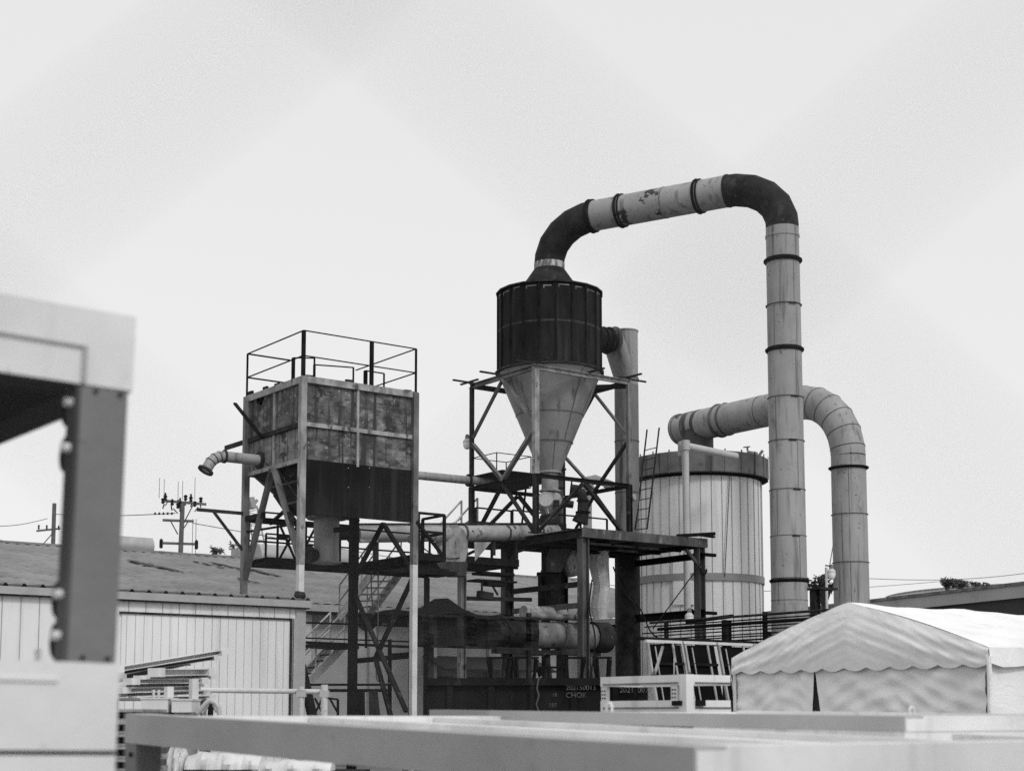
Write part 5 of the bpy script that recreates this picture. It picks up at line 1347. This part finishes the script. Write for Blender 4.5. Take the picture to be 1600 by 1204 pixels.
# ================================================================== FOREGROUND STEEL FRAMES
def bolt(m, c, n_, r_=.012, L=.01): m.tube(c, c + n_ * L, r_, n=10)
def big_left():
    Y = 4.2; C = at(213, 495, Y); a0_, b0_ = ab(C)      # near right top corner, front face plane b=b0
    zt_ = C.z; zb1 = zv(a0_, b0_, 611); zp = zv(a0_, b0_, 1036); zq = zv(a0_, b0_, 1172)
    aL = a0_ - 2.3; dep = 2.3
    t = thing('white_steel_frame', 'tall blurred white steel frame with grey post close at the left edge', 'steel frame', g(a0_, b0_, 0), 'white modular steel frames')
    cw = px(75, Y)       # casting width
    # top ring beams
    part(lambda m: (m.gbox(aL, a0_, b0_, b0_ + .012, zb1 + .0, zt_), m.gbox(aL, a0_ - .012, b0_ + .0121, b0_ + .12, zt_ - .01, zt_), m.gbox(aL, a0_ - .0, b0_ + .0121, b0_ + .12, zb1 - .002, zb1 + .008)), 'top_beam', 'white', t)
    part(lambda m: (m.gbox(a0_ - .012, a0_, b0_ + .0121, b0_ + dep, zb1, zt_ - .0), m.gbox(a0_ - .124, a0_ - .0121, b0_ + .121, b0_ + dep, zb1 + .06, zb1 + .07)), 'top_beam', 'white', t)
    part(lambda m: m.gbox(a0_ - .14, a0_ - .0125, b0_ + .1215, b0_ + dep, zb1 - .004, zb1 + .006), 'bottom_flange', 'black', t)
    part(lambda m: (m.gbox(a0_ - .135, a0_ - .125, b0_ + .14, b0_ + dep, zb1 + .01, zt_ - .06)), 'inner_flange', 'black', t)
    part(lambda m: (m.gbox(aL, a0_, b0_ + dep, b0_ + dep + .12, zb1, zt_)), 'top_beam', 'frame', t)
    # recessed lip line on the front beam (raised border)
    part(lambda m: (m.gbox(aL, a0_ - px(78, Y), b0_ - .007, b0_ - .0005, zt_ - px(64, Y), zt_ - px(60, Y)), m.gbox(a0_ - px(86, Y), a0_ - px(78, Y), b0_ - .007, b0_ - .0005, zb1 + .004, zt_ - px(64, Y))), 'raised_lip', 'gutter', t)
    part(lambda m: m.gbox(aL, a0_ - px(95, Y), b0_ - .004, b0_ + .118, zb1 - .012, zb1 - .003), 'edge_strip', 'black', t)
    # roof sheet seen from below
    part(lambda m: m.gbox(aL, a0_ - .14, b0_ + .13, b0_ + dep, zt_ - .05, zt_ - .03), 'roof_sheet', 'gutter', t)
    # grey post: front flange, side flange
    pw = px(78, Y) * 1.02
    pc = part(lambda m: (m.gbox(a0_ - .145, a0_ - .012, b0_ + .004, b0_ + .016, zp, zb1 - .003), m.gbox(a0_ - .024, a0_ - .012, b0_ + .0165, b0_ + .14, zp, zb1 - .003)), 'post', 'frame', t)
    part(lambda m: m.gbox(a0_ - .157, a0_ - .1455, b0_ + .004, b0_ + .075, zp, zb1 - .003), 'inner_flange', 'brown', pc)  # darker steel than the post: the face's shade is put into its colour
    # oval bolt ears along the inner flange
    for v in (632, 703, 930, 994):
        c = g(a0_ - .157, b0_ + .075, zv(a0_ - .157, b0_ + .075, v + 8))
        n2 = 18
        m_ = MB()
        for (o0, o1, sc_) in ((-.0, .008, 1.0),):
            rings = [[c + E2 * .045 * math.sin(2 * math.pi * k / n2) + Z * .05 * math.cos(2 * math.pi * k / n2) + E1 * o for k in range(n2)] for o in (.0115, .0005)]
            m_.rings(rings)
        m_.build('bolt_ear', 'black', pc, True)
        part(lambda m: (m.tube(c - E1 * .0 - E2 * .035 + Z * .012, c - E1 * .02 - E2 * .035 + Z * .012, .0135, n=14)), 'bolt', 'white', pc, True)
    # screws top and bottom of the post
    part(lambda m: [m.tube(g(a0_ - x, b0_ + .003, z), g(a0_ - x, b0_ - .004, z), .006, n=10) for x in (.105, .035) for z in (zb1 - .014, zp + .012)], 'screw', 'black', pc)
    # lower white beam and the next module under it
    part(lambda m: (m.gbox(aL, a0_, b0_, b0_ + .012, zq, zp - .001), m.gbox(a0_ - .012, a0_, b0_ + .0121, b0_ + dep, zq, zp - .001), m.gbox(aL, a0_ - .0121, b0_ + .0121, b0_ + .13, zp - .012, zp - .001)), 'bottom_beam', 'white', t)
    part(lambda m: (m.gbox(aL, a0_ - .17, b0_ - .006, b0_ - .0005, zp - .055, zp - .045)), 'raised_lip', 'white', t)
    part(lambda m: (m.gbox(aL, a0_ - .005, b0_ + .006, b0_ + .1, zq - .012, zq - .001)), 'joint_gap', 'black', t)
    part(lambda m: (m.gbox(aL, a0_, b0_, b0_ + dep, zq - .25, zq - .0125), m.gbox(a0_ - .15, a0_ - .002, b0_ + .002, b0_ + .15, 0, zq - .251), m.gbox(aL, aL + .15, b0_ + .002, b0_ + .15, 0, zq - .251), m.gbox(a0_ - .15, a0_ - .002, b0_ + dep - .15, b0_ + dep - .002, 0, zq - .251)), 'lower_module', 'white', t)
    # the stack leans slightly to the left
    ang = .020; base = t.location.copy(); Rm = Matrix.Rotation(ang, 3, 'Y')
    t.rotation_euler = (0, ang, 0); t.location = C - Rm @ (C - base)
    # bright clip standing on the lower beam
    P_ = at(68, 1052, 4.5)
    part(lambda m: m.beam(P_, P_ + Z * .065, .014), 'clip', 'bulb', t)
big_left()

def low_frame(name, label, u_c, v_c, Yc, u_f, v_f, h, aR_len, rest=None):
    C = at(u_c, v_c, Yc); a0_, b0_ = ab(C)
    b1_, z1 = pa(u_f, v_f, a0_); z0 = C.z
    t = thing('white_steel_frame', label, 'steel frame', g(a0_, b0_, 0), 'white modular steel frames')
    tilt = (z1 - z0) / (b1_ - b0_)
    def q(a, b, dz_=0): return g(a, b, z0 + tilt * (b - b0_) + dz_)
    def bar(m, A0, A1, B0, B1, d0, d1):
        p = [q(A0, B0, d0), q(A1, B0, d0), q(A1, B1, d0), q(A0, B1, d0), q(A0, B0, d1), q(A1, B0, d1), q(A1, B1, d1), q(A0, B1, d1)]
        m.add(p, [(0, 3, 2, 1), (4, 5, 6, 7), (0, 1, 5, 4), (1, 2, 6, 5), (2, 3, 7, 6), (3, 0, 4, 7)])
    a1_ = a0_ + aR_len
    part(lambda m: (bar(m, a0_, a0_ + .012, b0_ + .0, b1_, -h, 0), bar(m, a0_ + .0121, a0_ + .14, b0_, b1_, -.012, 0)), 'side_beam', 'frameshade', t)
    part(lambda m: (bar(m, a0_ + .0121, a1_, b0_ - .0, b0_ + .012, -h, -.0121), bar(m, a0_ + .141, a1_, b0_ - .0, b0_ + .14, -.012, .001)), 'side_beam', 'white', t)
    part(lambda m: (bar(m, a0_ + .0121, a1_, b1_ - .14, b1_ - .0, -h, -.013)), 'side_beam', 'white', t)
    part(lambda m: (bar(m, a1_ - .14, a1_, b0_ + .141, b1_ - .141, -h, 0)), 'side_beam', 'white', t)
    part(lambda m: bar(m, a0_ + .141, a1_ - .141, b0_ + .141, b1_ - .141, -.09, -.05), 'roof_sheet', 'white', t)
    if rest:
        part(lambda m: (bar(m, a0_ + .006, a0_ + .1, b0_ + .006, b0_ + 1.5, -h - .05, -h - .001), bar(m, a0_ + .101, a1_, b0_ + .006, b0_ + .1, -h - .05, -h - .001)), 'skid', 'white', t)
    for (a_, b_) in ((a0_ + .002, b1_ - .16), (a0_ + .002, b0_ + .002), (a1_ - .16, b0_ + .002), (a1_ - .16, b1_ - .16)):
        zt2 = q(a_, b_).z - h - .001
        if rest:
            part(lambda m: m.gbox(a_, a_ + .1, b_ + .02, b_ + .12, min(rest(a_, b_), zt2 - .01), zt2), 'foot', 'white', t); continue
        pp_ = part(lambda m: m.gbox(a_, a_ + .15, b_, b_ + .15, 0, zt2), 'post', 'frame' if (b_ > b0_ + 1 and a_ < a0_ + 1) else 'white', t)
        if b_ > b0_ + 1 and a_ < a0_ + 1:
            part(lambda m: [m.tube(g(a_ - .002 + .001, b_ + .06, zt2 - z), g(a_ - .012, b_ + .06, zt2 - z), .014, n=10) for z in (.06, .2, .4)], 'bolt', 'black', pp_)
    # lengthwise ribs of the roof sheet
    rb = MB(); k = 1
    while a0_ + .2 + k * .9 < a1_ - .2:
        bar(rb, a0_ + .2 + k * .9, a0_ + .3 + k * .9, b0_ + .15, b1_ - .15, -.049, -.02); k += 1
    rb.build('roof_rib', 'white', t)
    return t, q, a0_, b0_, a1_, b1_
def eye(parent, c, s, face):
    m_ = MB(); pts = []
    for k in range(9):
        an = math.pi * k / 8; pts.append(c + face * s * .5 * math.cos(an) + Z * s * (.6 + .5 * math.sin(an)))
    pts = [c + face * s * .5 - Z * s * .2] + pts + [c - face * s * .5 - Z * s * .2]
    m_.path(pts, s * .17, 10); return m_.build('lifting_eye', 'white', parent, True)
fr1 = low_frame('', 'nearest white steel frame, its long grey side beam crossing the bottom of the picture', 1085, 1166, 5.0, 196, 1114, .165, 5.0)
fr2 = low_frame('', 'slim white steel frame with lifting eyes lying on top of the nearest low frame', 1413, 1118, 7.5, 671, 1108, .074, 3.0, rest=lambda a, b: 0.0 if b > fr1[5] - .3 else fr1[1](a, b).z - .05)
tt, qq, a0_, b0_, a1_, b1_ = fr2
eye(tt, onb(1425, 1116, b0_ + .05), .035, E1); bq = pa(950, 1108, a0_ + .05)[0]; eye(tt, qq(a0_ + .06, bq, 0), .05, E2)
tt, qq, a0_, b0_, a1_, b1_ = fr1
# odds and ends on the nearest frame
m_ = MB(); c = ona(655, 1128, a0_ + .4)
for k in range(6):
    p = c + E1 * random.uniform(-.04, .04) + E2 * random.uniform(-.04, .04); m_.lathe(Vector((p.x, p.y, qq(*ab(p), -.045).z)), [(.05, 0), (.07, .02), (.03, .04)], 8)
tag(m_.build('rag', 'pvc', None, True), 'small pale crumpled rag lying on the nearest low frame', 'rag')

# ---------------------------------------------------------------- stack of white section lengths and slatted pallet by the shed
def sections():
    items = [  # u0,v0,u1,v1,Y,thickness,label
        (176, 1046, 352, 1017, 19.0, .06, 'topmost white length tilted up, its tip highest of the pile'),
        (176, 1052, 340, 1026, 19.3, .045, 'grey length just under the tilted topmost one'),
        (180, 1060, 300, 1032, 19.6, .07, 'dark edged short length in the pile under the tilted two'),
        (240, 1050, 326, 1049, 18.6, .08, 'short thick white channel lying level high in the pile'),
        (216, 1059, 332, 1056, 18.8, .05, 'white length with square end caps below the thick channel'),
        (200, 1064, 318, 1063, 18.5, .06, 'white length in the middle of the pile'),
        (178, 1071, 312, 1068, 18.7, .05, 'brightest white length across the middle of the pile'),
        (186, 1078, 306, 1074, 18.5, .055, 'white length with boxed left end, lower in the pile'),
        (180, 1085, 322, 1081, 18.9, .04, 'thin white length low in the pile'),
        (208, 1090, 330, 1088, 18.6, .035, 'lowest thin length resting on the white crates')]
    for k, (u0, v0, u1, v1, Y, th, lb) in enumerate(items):
        P, Q = at(u0, v0, Y), at(u1, v1, Y + 1.0)
        t = thing('steel_section', lb, 'steel section', P, 'white steel lengths piled by the shed')
        part(lambda m: m.channel(P, Q, .14, th, .008, -1), 'section', 'white' if k not in (1, 2) else 'mid', t)
        e = (Q - P).normalized()
        part(lambda m: (m.beam(P - e * .01, P + e * .12, .16, th * 1.35), m.beam(Q - e * .1, Q + e * .01, .16, th * 1.35)), 'end_cap', 'white', t)
    zf = at(250, 1090, 18.6)
    # trestle shelves that carry the pile
    t = thing('storage_shelf', 'pale steel shelf frame carrying the pile of white lengths', 'shelf', Vector((zf.x, zf.y, 0)))
    for u in (264, 303):
        p = at(u, 1072 if u < 300 else 1060, 18.3)
        part(lambda m: m.beam(Vector((p.x, p.y, 0)), p, .10, .08), 'post', 'pale', t)
    for u in (240, 248):
        p = at(u, 1077, 18.4); part(lambda m: m.beam(p - Z * .15, p, .025), 'upright', 'pale', t)
    part(lambda m: (m.beam(at(176, 1092, 18.8), at(322, 1092, 19.0), .9, .03)), 'shelf', 'mid', t)
    for u in (180, 318):
        part(lambda m: m.beam(at(u, 1094, 19.2), Vector((at(u, 1094, 19.2).x, 19.2, 0)), .06), 'post', 'mid', t)
    # crates
    for k, (u0, u1, v0, v1, lb) in enumerate(((220, 262, 1092, 1112, 'white box left of the shelf post under the pile'), (268, 299, 1094, 1112, 'white box right of the shelf post under the pile'), (230, 258, 1166, 1194, 'white box seen below the nearest grey beam'))):
        P = at(u0, v1, 17.8); Q = at(u1, v1, 17.8); h_ = at(u0, v0, 17.8).z - P.z
        t = thing('white_box', lb, 'box', P, 'white boxes under the pile')
        part(lambda m: m.box(P, Q - P, Vector((0, .5, 0)), Z * h_), 'carton', 'white', t)
        part(lambda m: m.box(P + Vector((-.01, -.01, h_ + .002)), (Q - P) + Vector((.02, 0, 0)), Vector((0, .52, 0)), Z * .02), 'lid', 'bag', t)
        if k < 2:
            part(lambda m: m.box(Vector((P.x + .02, P.y + .03, 0)), (Q - P) * .9, Vector((0, .4, 0)), Z * (P.z - .002)), 'plinth', 'wood', t)
        else:
            part(lambda m: m.box(Vector((P.x + .02, P.y + .03, 0)), (Q - P) * .9, Vector((0, .4, 0)), Z * (P.z - .002)), 'plinth', 'black', t)
    # curved tube chair-like hoop
    t = thing('bent_tube', 'bent white tube hoop leaning at the right end of the pile', 'tube', at(325, 1112, 18))
    part(lambda m: (m.path([at(308, 1114, 18), at(322, 1098, 18), at(328, 1094, 18), at(336, 1097, 18), at(342, 1105, 18), at(343, 1116, 18)], .03, 8), m.path([at(316, 1114, 18.2), at(328, 1097, 18.2), at(334, 1101, 18.2), at(339, 1112, 18.2)], .02, 8)), 'hoop', 'pvc', t, True)
    part(lambda m: m.beam(Vector((at(316, 1114, 18.2).x, 18.2, 0)), at(330, 1098, 18.2), .05), 'stay', 'black', t)
sections()
# slatted pallets at left between the two foreground frames
for k in range(6):
    v = 1107 + k * 19.5
    P = at(170, v, 12.0); Q = at(222, v, 12.4)
    t = thing('timber_pallet', ['topmost grey timber pallet of the stack beside the left frame', 'second timber pallet from the top beside the left frame', 'third timber pallet from the top beside the left frame', 'fourth timber pallet from the top beside the left frame', 'fifth timber pallet from the top beside the left frame', 'sixth timber pallet from the top beside the left frame'][k], 'pallet', P - Z * .1, 'stacked timber pallets')
    dx = (Q - P)
    part(lambda m: (m.box(P, dx, Vector((0, .9, 0)), Z * -.022), m.box(P - Z * .075, dx, Vector((0, .9, 0)), Z * -.018)), 'deck_board', 'wood', t)
    part(lambda m: [m.box(P + dx * q + Vector((0, .02, -.0225)), dx * .2, Vector((0, .86, 0)), Z * -.052) for q in (.0, .4, .8)], 'block', 'brown', t)
# pallets stand on a block
tag(MB().box(Vector((at(170, 1200, 12).x, 12.05, 0)), at(222, 1200, 12) - at(170, 1200, 12), Vector((0, .8, 0)), Z * (at(170, 1107 + 19.5 * 5, 12).z - .1)).build('timber_block', 'wood'), 'rough timber block under the stack of pallets', 'timber block')
# white sheeted goods seen under the nearest beam
def goods():
    for k, (u0, u1, v0, v1, lb) in enumerate(((262, 292, 1166, 1204, 'knotted white sack gathered in folds below the nearest beam'), (296, 410, 1172, 1200, 'long white sheeted bundle low under the nearest beam'), (400, 520, 1186, 1203, 'flat white sheet trailing right along the ground'))):
        Y = 17.0; P = at(u0, v1, Y); Q = at(u1, v1, Y); h_ = at(u0, v0, Y).z - P.z; n = 22; vs = []; m_ = MB(); r = []
        for i in range(n + 1):
            q = i / n; c = P.lerp(Q, q); prof = []
            for j in range(12):
                an = math.pi * j / 11; rr = (.75 + .25 * math.sin(q * math.pi)) * (1 + .10 * math.sin(i * .9 + j * .7 + k) + .05 * math.sin(i * 2.3 - j))
                prof.append(c + Vector((0, -.35 * math.cos(an) * rr, h_ * math.sin(an) * rr)))
            r.append(prof)
        m_.rings(r)
        zb = P.z
        o = tag(m_.build('covered_bundle', 'bag', None, True), lb, 'bundle', None)
    base = MB(); P = at(262, 1203, 17.4); Q = at(540, 1203, 17.4)
    base.box(Vector((P.x - .2, 16.6, 0)), Vector((Q.x - P.x + .4, 0, 0)), Vector((0, 1.6, 0)), Z * (P.z - .01))
    tag(base.build('low_bench', 'black'), 'dark low bench the white bundles lie on', 'bench')
goods()
# pipe barrier
def barrier():
    Y = 22.0
    t = thing('pipe_barrier', 'pale scaffold pipe barrier standing in front of the cream shed', 'barrier', at(400, 1112, Y))
    A, B2 = at(266, 1077, Y - .8), at(508, 1080, Y + .6)
    part(lambda m: (m.tube(A, B2, .036, n=12)), 'top_pipe', 'pale', t, True)
    for u in (268, 470, 508):
        q = (u - 266) / 242; p = A.lerp(B2, max(0, min(1, q))) + Vector((0, -.08, .07))
        part(lambda m: (m.tube(Vector((p.x, p.y, 0)), p + Z * (.03 if u != 470 else -.0), .05 if u == 508 else .04, n=12)), 'post', 'pale', t, True)
        part(lambda m: (m.beam(p + Vector((0, .08, -.1)), p + Vector((0, -.05, -.1)), .13, .1)), 'clamp', 'pvc', t)
barrier()

# ================================================================== BACKGROUND
def utility_pole(label, u, vtop, vbase, Y, s, rich):
    P = at(u, vtop, Y); B = Vector((P.x, P.y, 0)); t = thing('utility_pole', label, 'utility pole', B)
    part(lambda m: m.tube(B, P + Vector((.25 * s if rich else 0, 0, 0)), .19 * s, .14 * s, n=12), 'pole', 'pole', t, True)
    H = P.z; X = Vector((1, .3, 0)).normalized()
    if rich:
        for (dz_, L, off) in ((.15, 2.6, .4), (-.95, 1.9, 0), (-2.25, 2.2, .1)):
            part(lambda m: m.beam(P + Z * (dz_ * 1.1) + X * (off - L / 2), P + Z * (dz_ * 1.1) + X * (off + L / 2) - Z * .12 * (dz_ > 0), .13, .15), 'crossarm', 'pole', t)
        for i in range(9):
            c = P + X * (-1.0 + i * .29 + random.uniform(-.12, .12)) + Z * (random.uniform(-.35, .3)); hh = random.uniform(.3, .6)
            part(lambda m: (m.lathe(c, [(.05, 0), (.13, .1), (.07, .17), (.14, .27), (.07, .35), (.05, hh)], 8), m.beam(c - Z * .3, c + X * random.uniform(-.3, .3), .06)), 'insulator', 'black', t)
        for i in range(5):
            c = P + X * (-1.3 + i * .55 + random.uniform(-.2, .2)) + Z * .3
            part(lambda m: m.tube(c, c + Z * (1.0 + .5 * random.random()), .018, n=5), 'lightning_rod', 'mid', t)
        for (x0, z0, x1, z1) in ((.9, -.0, .15, -1.6), (-.45, -1.1, .0, -1.9), (.6, -1.1, .1, -1.9)):
            part(lambda m: m.beam(P + X * x0 + Z * z0, P + X * x1 + Z * z1, .07), 'arm_brace', 'pole', t)
        for x in (-1.0, 1.15):
            part(lambda m: m.lathe(P + X * x + Z * -2.6, [(.06, -.2), (.11, -.15), (.11, .3), (.04, .4)], 10), 'transformer', 'black', t)
        for x in (.9, 1.1):
            part(lambda m: m.tube(P + X * x - Z * .9, P + X * (x + .0) - Z * 4.6, .02, n=5), 'stay_wire', 'mid', t)
    else:
        part(lambda m: m.beam(P + Z * -2.6 + X * -1.5, P + Z * -2.3 + X * .6, .16, .16), 'crossarm', 'pole', t)
        part(lambda m: m.beam(P + Z * -4.6 + X * -1.5, P + Z * -2.8 + X * -.1, .09), 'arm_brace', 'pole', t)
        for x in (-1.3, -.6, .45): part(lambda m: m.lathe(P + X * x + Z * -2.45, [(.05, 0), (.1, .1), (.06, .2), (.1, .3), (.03, .45)], 8), 'insulator', 'black', t)
        for x in (-2.0, 1.6, 2.4, 3.1): part(lambda m: m.lathe(P + X * x + Z * (-9.4 - 0), [(.1, 0), (.12, .3), (.06, .5), (.16, .8), (.1, 1.1), (.05, 1.5)], 8), 'bushing', 'pole', t)
        part(lambda m: m.beam(P + X * -2.4 + Z * -9.6, P + X * 3.6 + Z * -9.6, .5, .3), 'yard_beam', 'pole', t)
    return P
P1 = utility_pole('crowded utility pole with many insulators left of the tank', 279, 787, 858, 95, 1.0, True)
P2 = utility_pole('plainer utility pole farther off, seen left of the foreground post', 85, 786, 845, 140, 1.3, False)
def wire(label, A, B2, sag, r_=.03, m='pole'):
    pts = [A.lerp(B2, k / 16) - Z * sag * math.sin(math.pi * k / 16) for k in range(17)]
    b_ = MB(); b_.path(pts, r_, 5); return tag(b_.build('power_line', m), label, 'power line')
wire('thin power line between the two utility poles', P1 - Z * .58 + Vector((-.2, 0, 0)), P2 + Vector((.2, 0, -1.0)), .15)
wire('power line running off left from the farther pole', P2 + Vector((-.6, 0, -1.4)), at(-60, 818, 110), .4)
wire('power line running right from the crowded pole behind the tank', P1 + Vector((.9, 0, -1.2)), at(1500, 905, 150) + Vector((0, 0, 0)), 2.5, .025)
wire('faint power line across the sky at the far right', at(1350, 903, 130), at(1700, 880, 120), .6, .03, 'craneg')
b_ = MB()
for k in range(5): b_.tube(P1 + Vector((-.45 - k * .26, 0, -.60)), P1 + Vector((-.36 - k * .26, 0, -.60)), .08, n=8)
tag(b_.build('line_insulator', 'black'), 'string of dark line insulators beside the crowded pole', 'insulator')
# crane boom far behind
def crane():
    Y = 170.0; t = thing('crawler_crane', 'faint lattice crane boom far behind the tank legs', 'crane', Vector((at(409, 900, Y).x, Y, 0)))
    A, B2 = at(412, 900, Y), at(395, 790, Y); sd_ = Vector((1, 0, 0)); n = 22; w0 = .8
    part(lambda m: (m.tube(A - sd_ * w0, B2 - sd_ * w0 * .6, .09, n=5), m.tube(A + sd_ * w0, B2 + sd_ * w0 * .6, .09, n=5)), 'boom_chord', 'craneg', t)
    l = MB()
    for k in range(n):
        P = A.lerp(B2, k / n); Q = A.lerp(B2, (k + 1) / n); s = 1 if k % 2 else -1; l.tube(P + sd_ * s * w0 * .9, Q - sd_ * s * w0 * .8, .05, n=4)
    l.build('boom_lacing', 'craneg', t)
    part(lambda m: (m.beam(B2 - Z * .3, B2 + Vector((-.3, 0, .9)), .8, .6), m.beam(B2 + Vector((-.3, 0, .8)), B2 + Vector((-.8, 0, .3)), .5, .5), m.beam(B2 + Vector((.1, 0, .2)), B2 + Vector((.5, 0, .7)), .3, .3)), 'boom_head', 'craneg', t)
    part(lambda m: m.tube(B2 + Vector((-.8, 0, .3)), B2 + Vector((-.8, 0, -7)), .04, n=4), 'hoist_rope', 'craneg', t)
    part(lambda m: m.lathe(B2 + Vector((-.8, 0, -8.2)), [(.1, 0), (.4, .3), (.4, .9), (.1, 1.2)], 8), 'hook_block', 'craneg', t)
    part(lambda m: m.box(Vector((t.location.x - 3, Y - 2, .8)), Vector((6, 0, 0)), Vector((0, 4, 0)), Z * 3), 'cab', 'craneg', t)
    part(lambda m: (m.box(Vector((t.location.x - 3.5, Y - 2.2, 0)), Vector((7, 0, 0)), Vector((0, 1, 0)), Z * .8), m.box(Vector((t.location.x - 3.5, Y + 1.2, 0)), Vector((7, 0, 0)), Vector((0, 1, 0)), Z * .8)), 'track', 'dark', t)
crane()
# dark warehouse with pale parapet at the right
def warehouse():
    D = Vector((-.38, .925, 0)); N_ = Vector((-.925, -.38, 0))
    P = at(1640, 904, 59.0); zt_ = P.z; P.z = 0
    t = thing('flat_roof_warehouse', 'dark warehouse with pale parapet behind the tent', 'warehouse', P)
    L = 34
    part(lambda m: m.box(P - D * 12, D * (L + 12), -N_ * 14, Z * (zt_ - .62)), 'wall', 'fardark', t)
    part(lambda m: m.box(P - D * 12 + N_ * .15 + Z * (zt_ - .62), D * (L + 12), -N_ * .5, Z * .5), 'parapet', 'farwall', t)
    part(lambda m: m.box(P - D * 12 + N_ * .22 + Z * (zt_ - .12), D * (L + 12), -N_ * .7, Z * .12), 'coping', 'mid', t)
    part(lambda m: m.box(P + D * 3 + N_ * .16 + Z * (zt_ - 1.25), D * 4, N_ * .05, Z * .1), 'pale_streak', 'gutter', t)
warehouse()
def arena():
    Y = 118.0; A = at(1392, 915, Y); zt_ = at(1500, 905, Y).z; zb = at(1500, 918, Y).z
    cx = at(1650, 910, Y + 20); R = cx.x - (1392 - 800) / 2420 * (Y + 20)
    t = thing('ramp_building', 'distant low building with rounded flat roof beyond the warehouse', 'building', Vector((cx.x, cx.y, 0)))
    c = Vector((cx.x, cx.y, 0))
    part(lambda m: m.lathe(c, [(R * .93, zb - .3), (R * .985, zb + .1), (R, zb + .35)], 90), 'soffit', 'fardark', t, True)
    part(lambda m: m.lathe(c, [(R + .02, zb + .36), (R + .02, zb + .80)], 90), 'roof_edge', 'farlight', t, True)
    part(lambda m: m.lathe(c, [(R * .998, zb + .81), (R * .99, zb + 1.0)], 90), 'roof', 'mid', t, True)
    part(lambda m: m.lathe(c, [(R * .86, 0), (R * .86, zb - .31)], 60), 'wall', 'fardark', t)
arena()
# ---------------------------------------------------------------- trees
def tree(label, u, v, Y, rad, hgt, n, grp='trees beyond the warehouse', leaf=.16):
    P = at(u, v, Y); B = Vector((P.x, P.y, 0)); t = thing('tree', label, 'tree', B, grp)
    tr = MB(); tr.path([B, B + Z * (P.z * .5) + Vector((.1, 0, 0)), P], [.22, .16, .08], 8)
    for k in range(6):
        an = k * 1.1; q = P + Vector((math.cos(an) * rad * .7, math.sin(an) * rad * .6, random.uniform(.1, hgt * .6))); tr.path([P - Z * .5, (P + q) / 2 + Z * .1, q], [.07, .05, .02], 6)
    tr.build('trunk', 'bark', t)
    m_ = MB(); cl = [(P + Vector((random.gauss(0, rad * .5), random.gauss(0, rad * .5), random.uniform(-.1, 1) * hgt * .8)), random.uniform(.25, .5) * min(rad, hgt)) for _ in range(max(6, n // 60))]
    for _ in range(n):
        c, r_ = random.choice(cl); d = Vector((random.gauss(0, 1), random.gauss(0, 1), random.gauss(0, .8))).normalized() * r_ * random.random() ** .4
        p = c + d; a = Vector((random.gauss(0, 1), random.gauss(0, 1), random.gauss(0, .6))).normalized(); b2 = a.orthogonal().normalized(); s = leaf * random.uniform(.6, 1.3)
        m_.add([p, p + a * s + b2 * s * .45, p + a * s * 2, p + a * s - b2 * s * .45], [(0, 1, 2, 3)])
    m_.build('crown', 'leaf', t)
tree('round dark treetop left of the pair above the warehouse parapet', 1480, 914, 90, .5, .34, 800, leaf=.1)
tree('broader dark treetop right of the pair above the warehouse parapet', 1501, 914, 92, .55, .34, 900, leaf=.1)
tree('thin low bush above the parapet farthest right', 1530, 914, 94, .9, .16, 350, leaf=.1)
tree('sparse leafy sapling between the two tall duct columns', 1287, 925, 52, .75, .55, 330, None, .10)
tree('tiny bush on the skyline left of the tank', 336, 864, 80, .35, .3, 120, None, .1)
tree('small bush on the skyline just left of the tank leg', 368, 862, 80, .5, .45, 200, None, .1)

# ================================================================== CHAIN-LINK FENCE right in front of the lens
def fence():
    Yf = .15; pz = 1110 / 2406 * Yf; pxw = 1296 / 2406 * Yf     # vertical and horizontal period
    # crossing seen at (1155,445)
    c = at(1155, 445, Yf)
    t = thing('chain_link_fence', 'chain link fence wires so close they blur into faint diagonal bands', 'fence', Vector((c.x, Yf, 0)))
    r_ = .0006
    n0 = int(c.z / pz) ; n1 = int((2.2 - c.z) / pz)
    for k in range(-100, 101):
        m_ = MB(); pts = []
        for j in range(-2 * n0, 2 * n1 + 1):
            # wire k runs between columns k and k+1 and meets its neighbours at the corners
            col_ = k if (k + j) % 2 == 0 else k + 1
            x = c.x + col_ * pxw / 2
            y = Yf + (.0018 if (k + j) % 2 else -.0018)
            pts.append(Vector((x, y, c.z + j * pz / 2)))
        m_.path(pts, r_, 8); m_.build('wire', 'wire', t, True)
    for x in (c.x - 51 * pxw, c.x + 51 * pxw):
        part(lambda m: m.tube(Vector((x, Yf, 0)), Vector((x, Yf, 2.3)), .024, n=16), 'post', 'light', t, True)
    part(lambda m: m.tube(Vector((c.x - 51 * pxw, Yf, 2.24)), Vector((c.x + 51 * pxw, Yf, 2.24)), .02, n=12), 'top_rail', 'light', t, True)
fence()

for o in bpy.data.objects:
    if '_o' in o: del o['_o']
